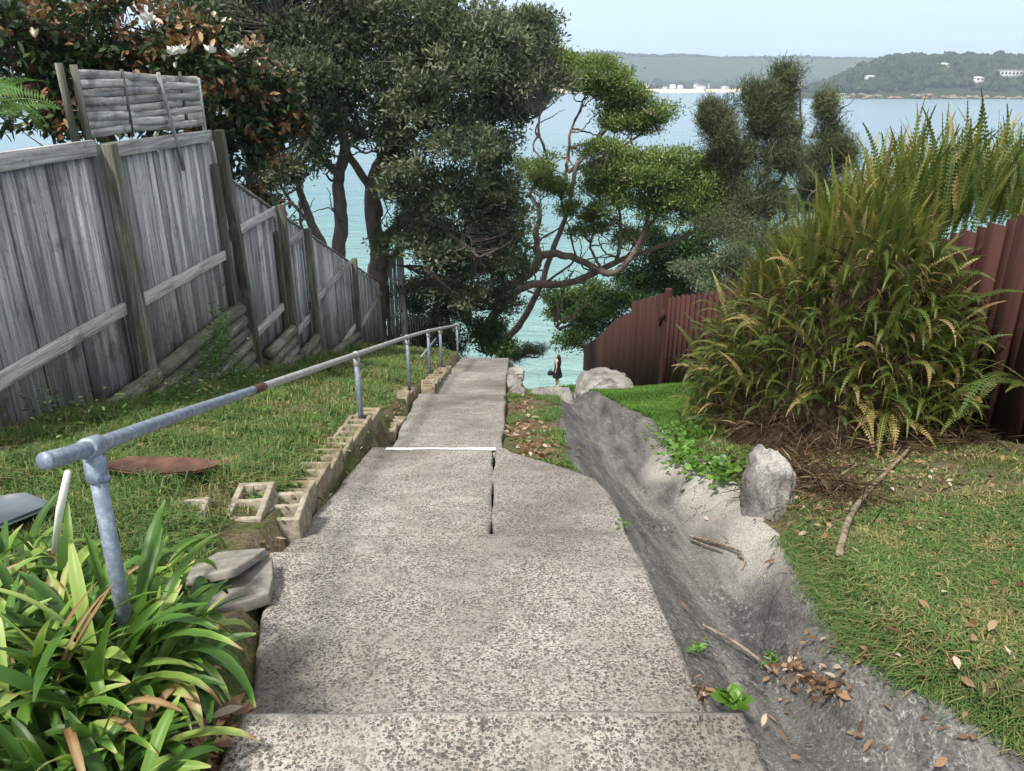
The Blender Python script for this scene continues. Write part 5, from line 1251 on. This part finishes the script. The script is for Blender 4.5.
tag(b.build('bag', M['black_cloth'], smooth=True, loc=bagp), 'small dark bag carried in the hand of the person on the shore', 'bag')

# ------------------------------------------------------------------ haze, light, camera
b = MB(); X0, X1, Y0, Y1, Z0, Z1 = -3200, 4400, -60, 3400, -25, 125
b.box(((X0 + X1) / 2, (Y0 + Y1) / 2, (Z0 + Z1) / 2), (X1 - X0, Y1 - Y0, Z1 - Z0))
hm = bpy.data.materials.new('haze'); hm.use_nodes = True; hm.node_tree.nodes.clear()
hv_ = hm.node_tree.nodes.new('ShaderNodeVolumePrincipled'); ho = hm.node_tree.nodes.new('ShaderNodeOutputMaterial')
hv_.inputs['Color'].default_value = (.66, .82, 1, 1); hv_.inputs['Density'].default_value = .00024; hv_.inputs['Anisotropy'].default_value = .0
hm.node_tree.links.new(hv_.outputs[0], ho.inputs['Volume'])
hz_o = b.build('haze', hm); tag(hz_o, 'thin sea haze softening the far shore', 'haze', kind='stuff')

SUN_EL, SUN_AZ = R(58), R(215)   # azimuth measured clockwise from +Y (north)
w = bpy.data.worlds.new('World'); scene.world = w; w.use_nodes = True; nt = w.node_tree; bg = nt.nodes['Background']
sky = nt.nodes.new('ShaderNodeTexSky'); sky.sky_type = 'NISHITA'; sky.sun_disc = False; sky.sun_elevation = SUN_EL; sky.sun_rotation = SUN_AZ; sky.dust_density = 2.0; sky.air_density = 1.0; sky.altitude = 20
tc = nt.nodes.new('ShaderNodeTexCoord'); mp = nt.nodes.new('ShaderNodeMapping'); mp.inputs['Scale'].default_value = (1, 1, 5); nt.links.new(tc.outputs['Generated'], mp.inputs[0])
cn = noi(nt, mp.outputs[0], 1.6, 6, .55, .3)
cf = ramp(nt, cn, [(.3, (.72, .72, .72)), (.7, (.9, .9, .9))])
mx = nt.nodes.new('ShaderNodeMix'); mx.data_type = 'RGBA'; nt.links.new(cf, mx.inputs[0]); nt.links.new(sky.outputs[0], mx.inputs[6]); sxyz = nt.nodes.new('ShaderNodeSeparateXYZ'); nt.links.new(tc.outputs['Generated'], sxyz.inputs[0])
nt.links.new(ramp(nt, sxyz.outputs[2], [(0, (5.3, 6.6, 8.1)), (.15, (5.0, 6.3, 7.9)), (.45, (7.2, 7.2, 7.2)), (1, (8.4, 8.1, 7.7))]), mx.inputs[7])
nt.links.new(mx.outputs[2], bg.inputs[0]); bg.inputs['Strength'].default_value = .1
sl = bpy.data.lights.new('sun', 'SUN'); sl.energy = 3.8; sl.angle = R(7); sl.color = (1, .94, .85); so = bpy.data.objects.new('sun', sl); COL.objects.link(so)
sd = Vector((math.sin(SUN_AZ) * math.cos(SUN_EL), math.cos(SUN_AZ) * math.cos(SUN_EL), math.sin(SUN_EL))); so.rotation_euler = sd.to_track_quat('Z', 'Y').to_euler(); so.location = (0, -5, 30)
cam = bpy.data.cameras.new('camera'); cam.sensor_width = 36; cam.lens = F / 1024 * 36; cam.clip_start = .05; cam.clip_end = 12000
co = bpy.data.objects.new('camera', cam); COL.objects.link(co); co.rotation_euler = (math.pi / 2 - PITCH, 0, 0); scene.camera = co
scene.view_settings.view_transform = 'Standard'; scene.view_settings.look = 'None'; scene.view_settings.exposure = 0.72; scene.view_settings.gamma = 1
scene.cycles.use_denoising = True; scene.cycles.max_bounces = 6; scene.cycles.diffuse_bounces = 3; scene.cycles.transparent_max_bounces = 8; scene.cycles.volume_bounces = 0
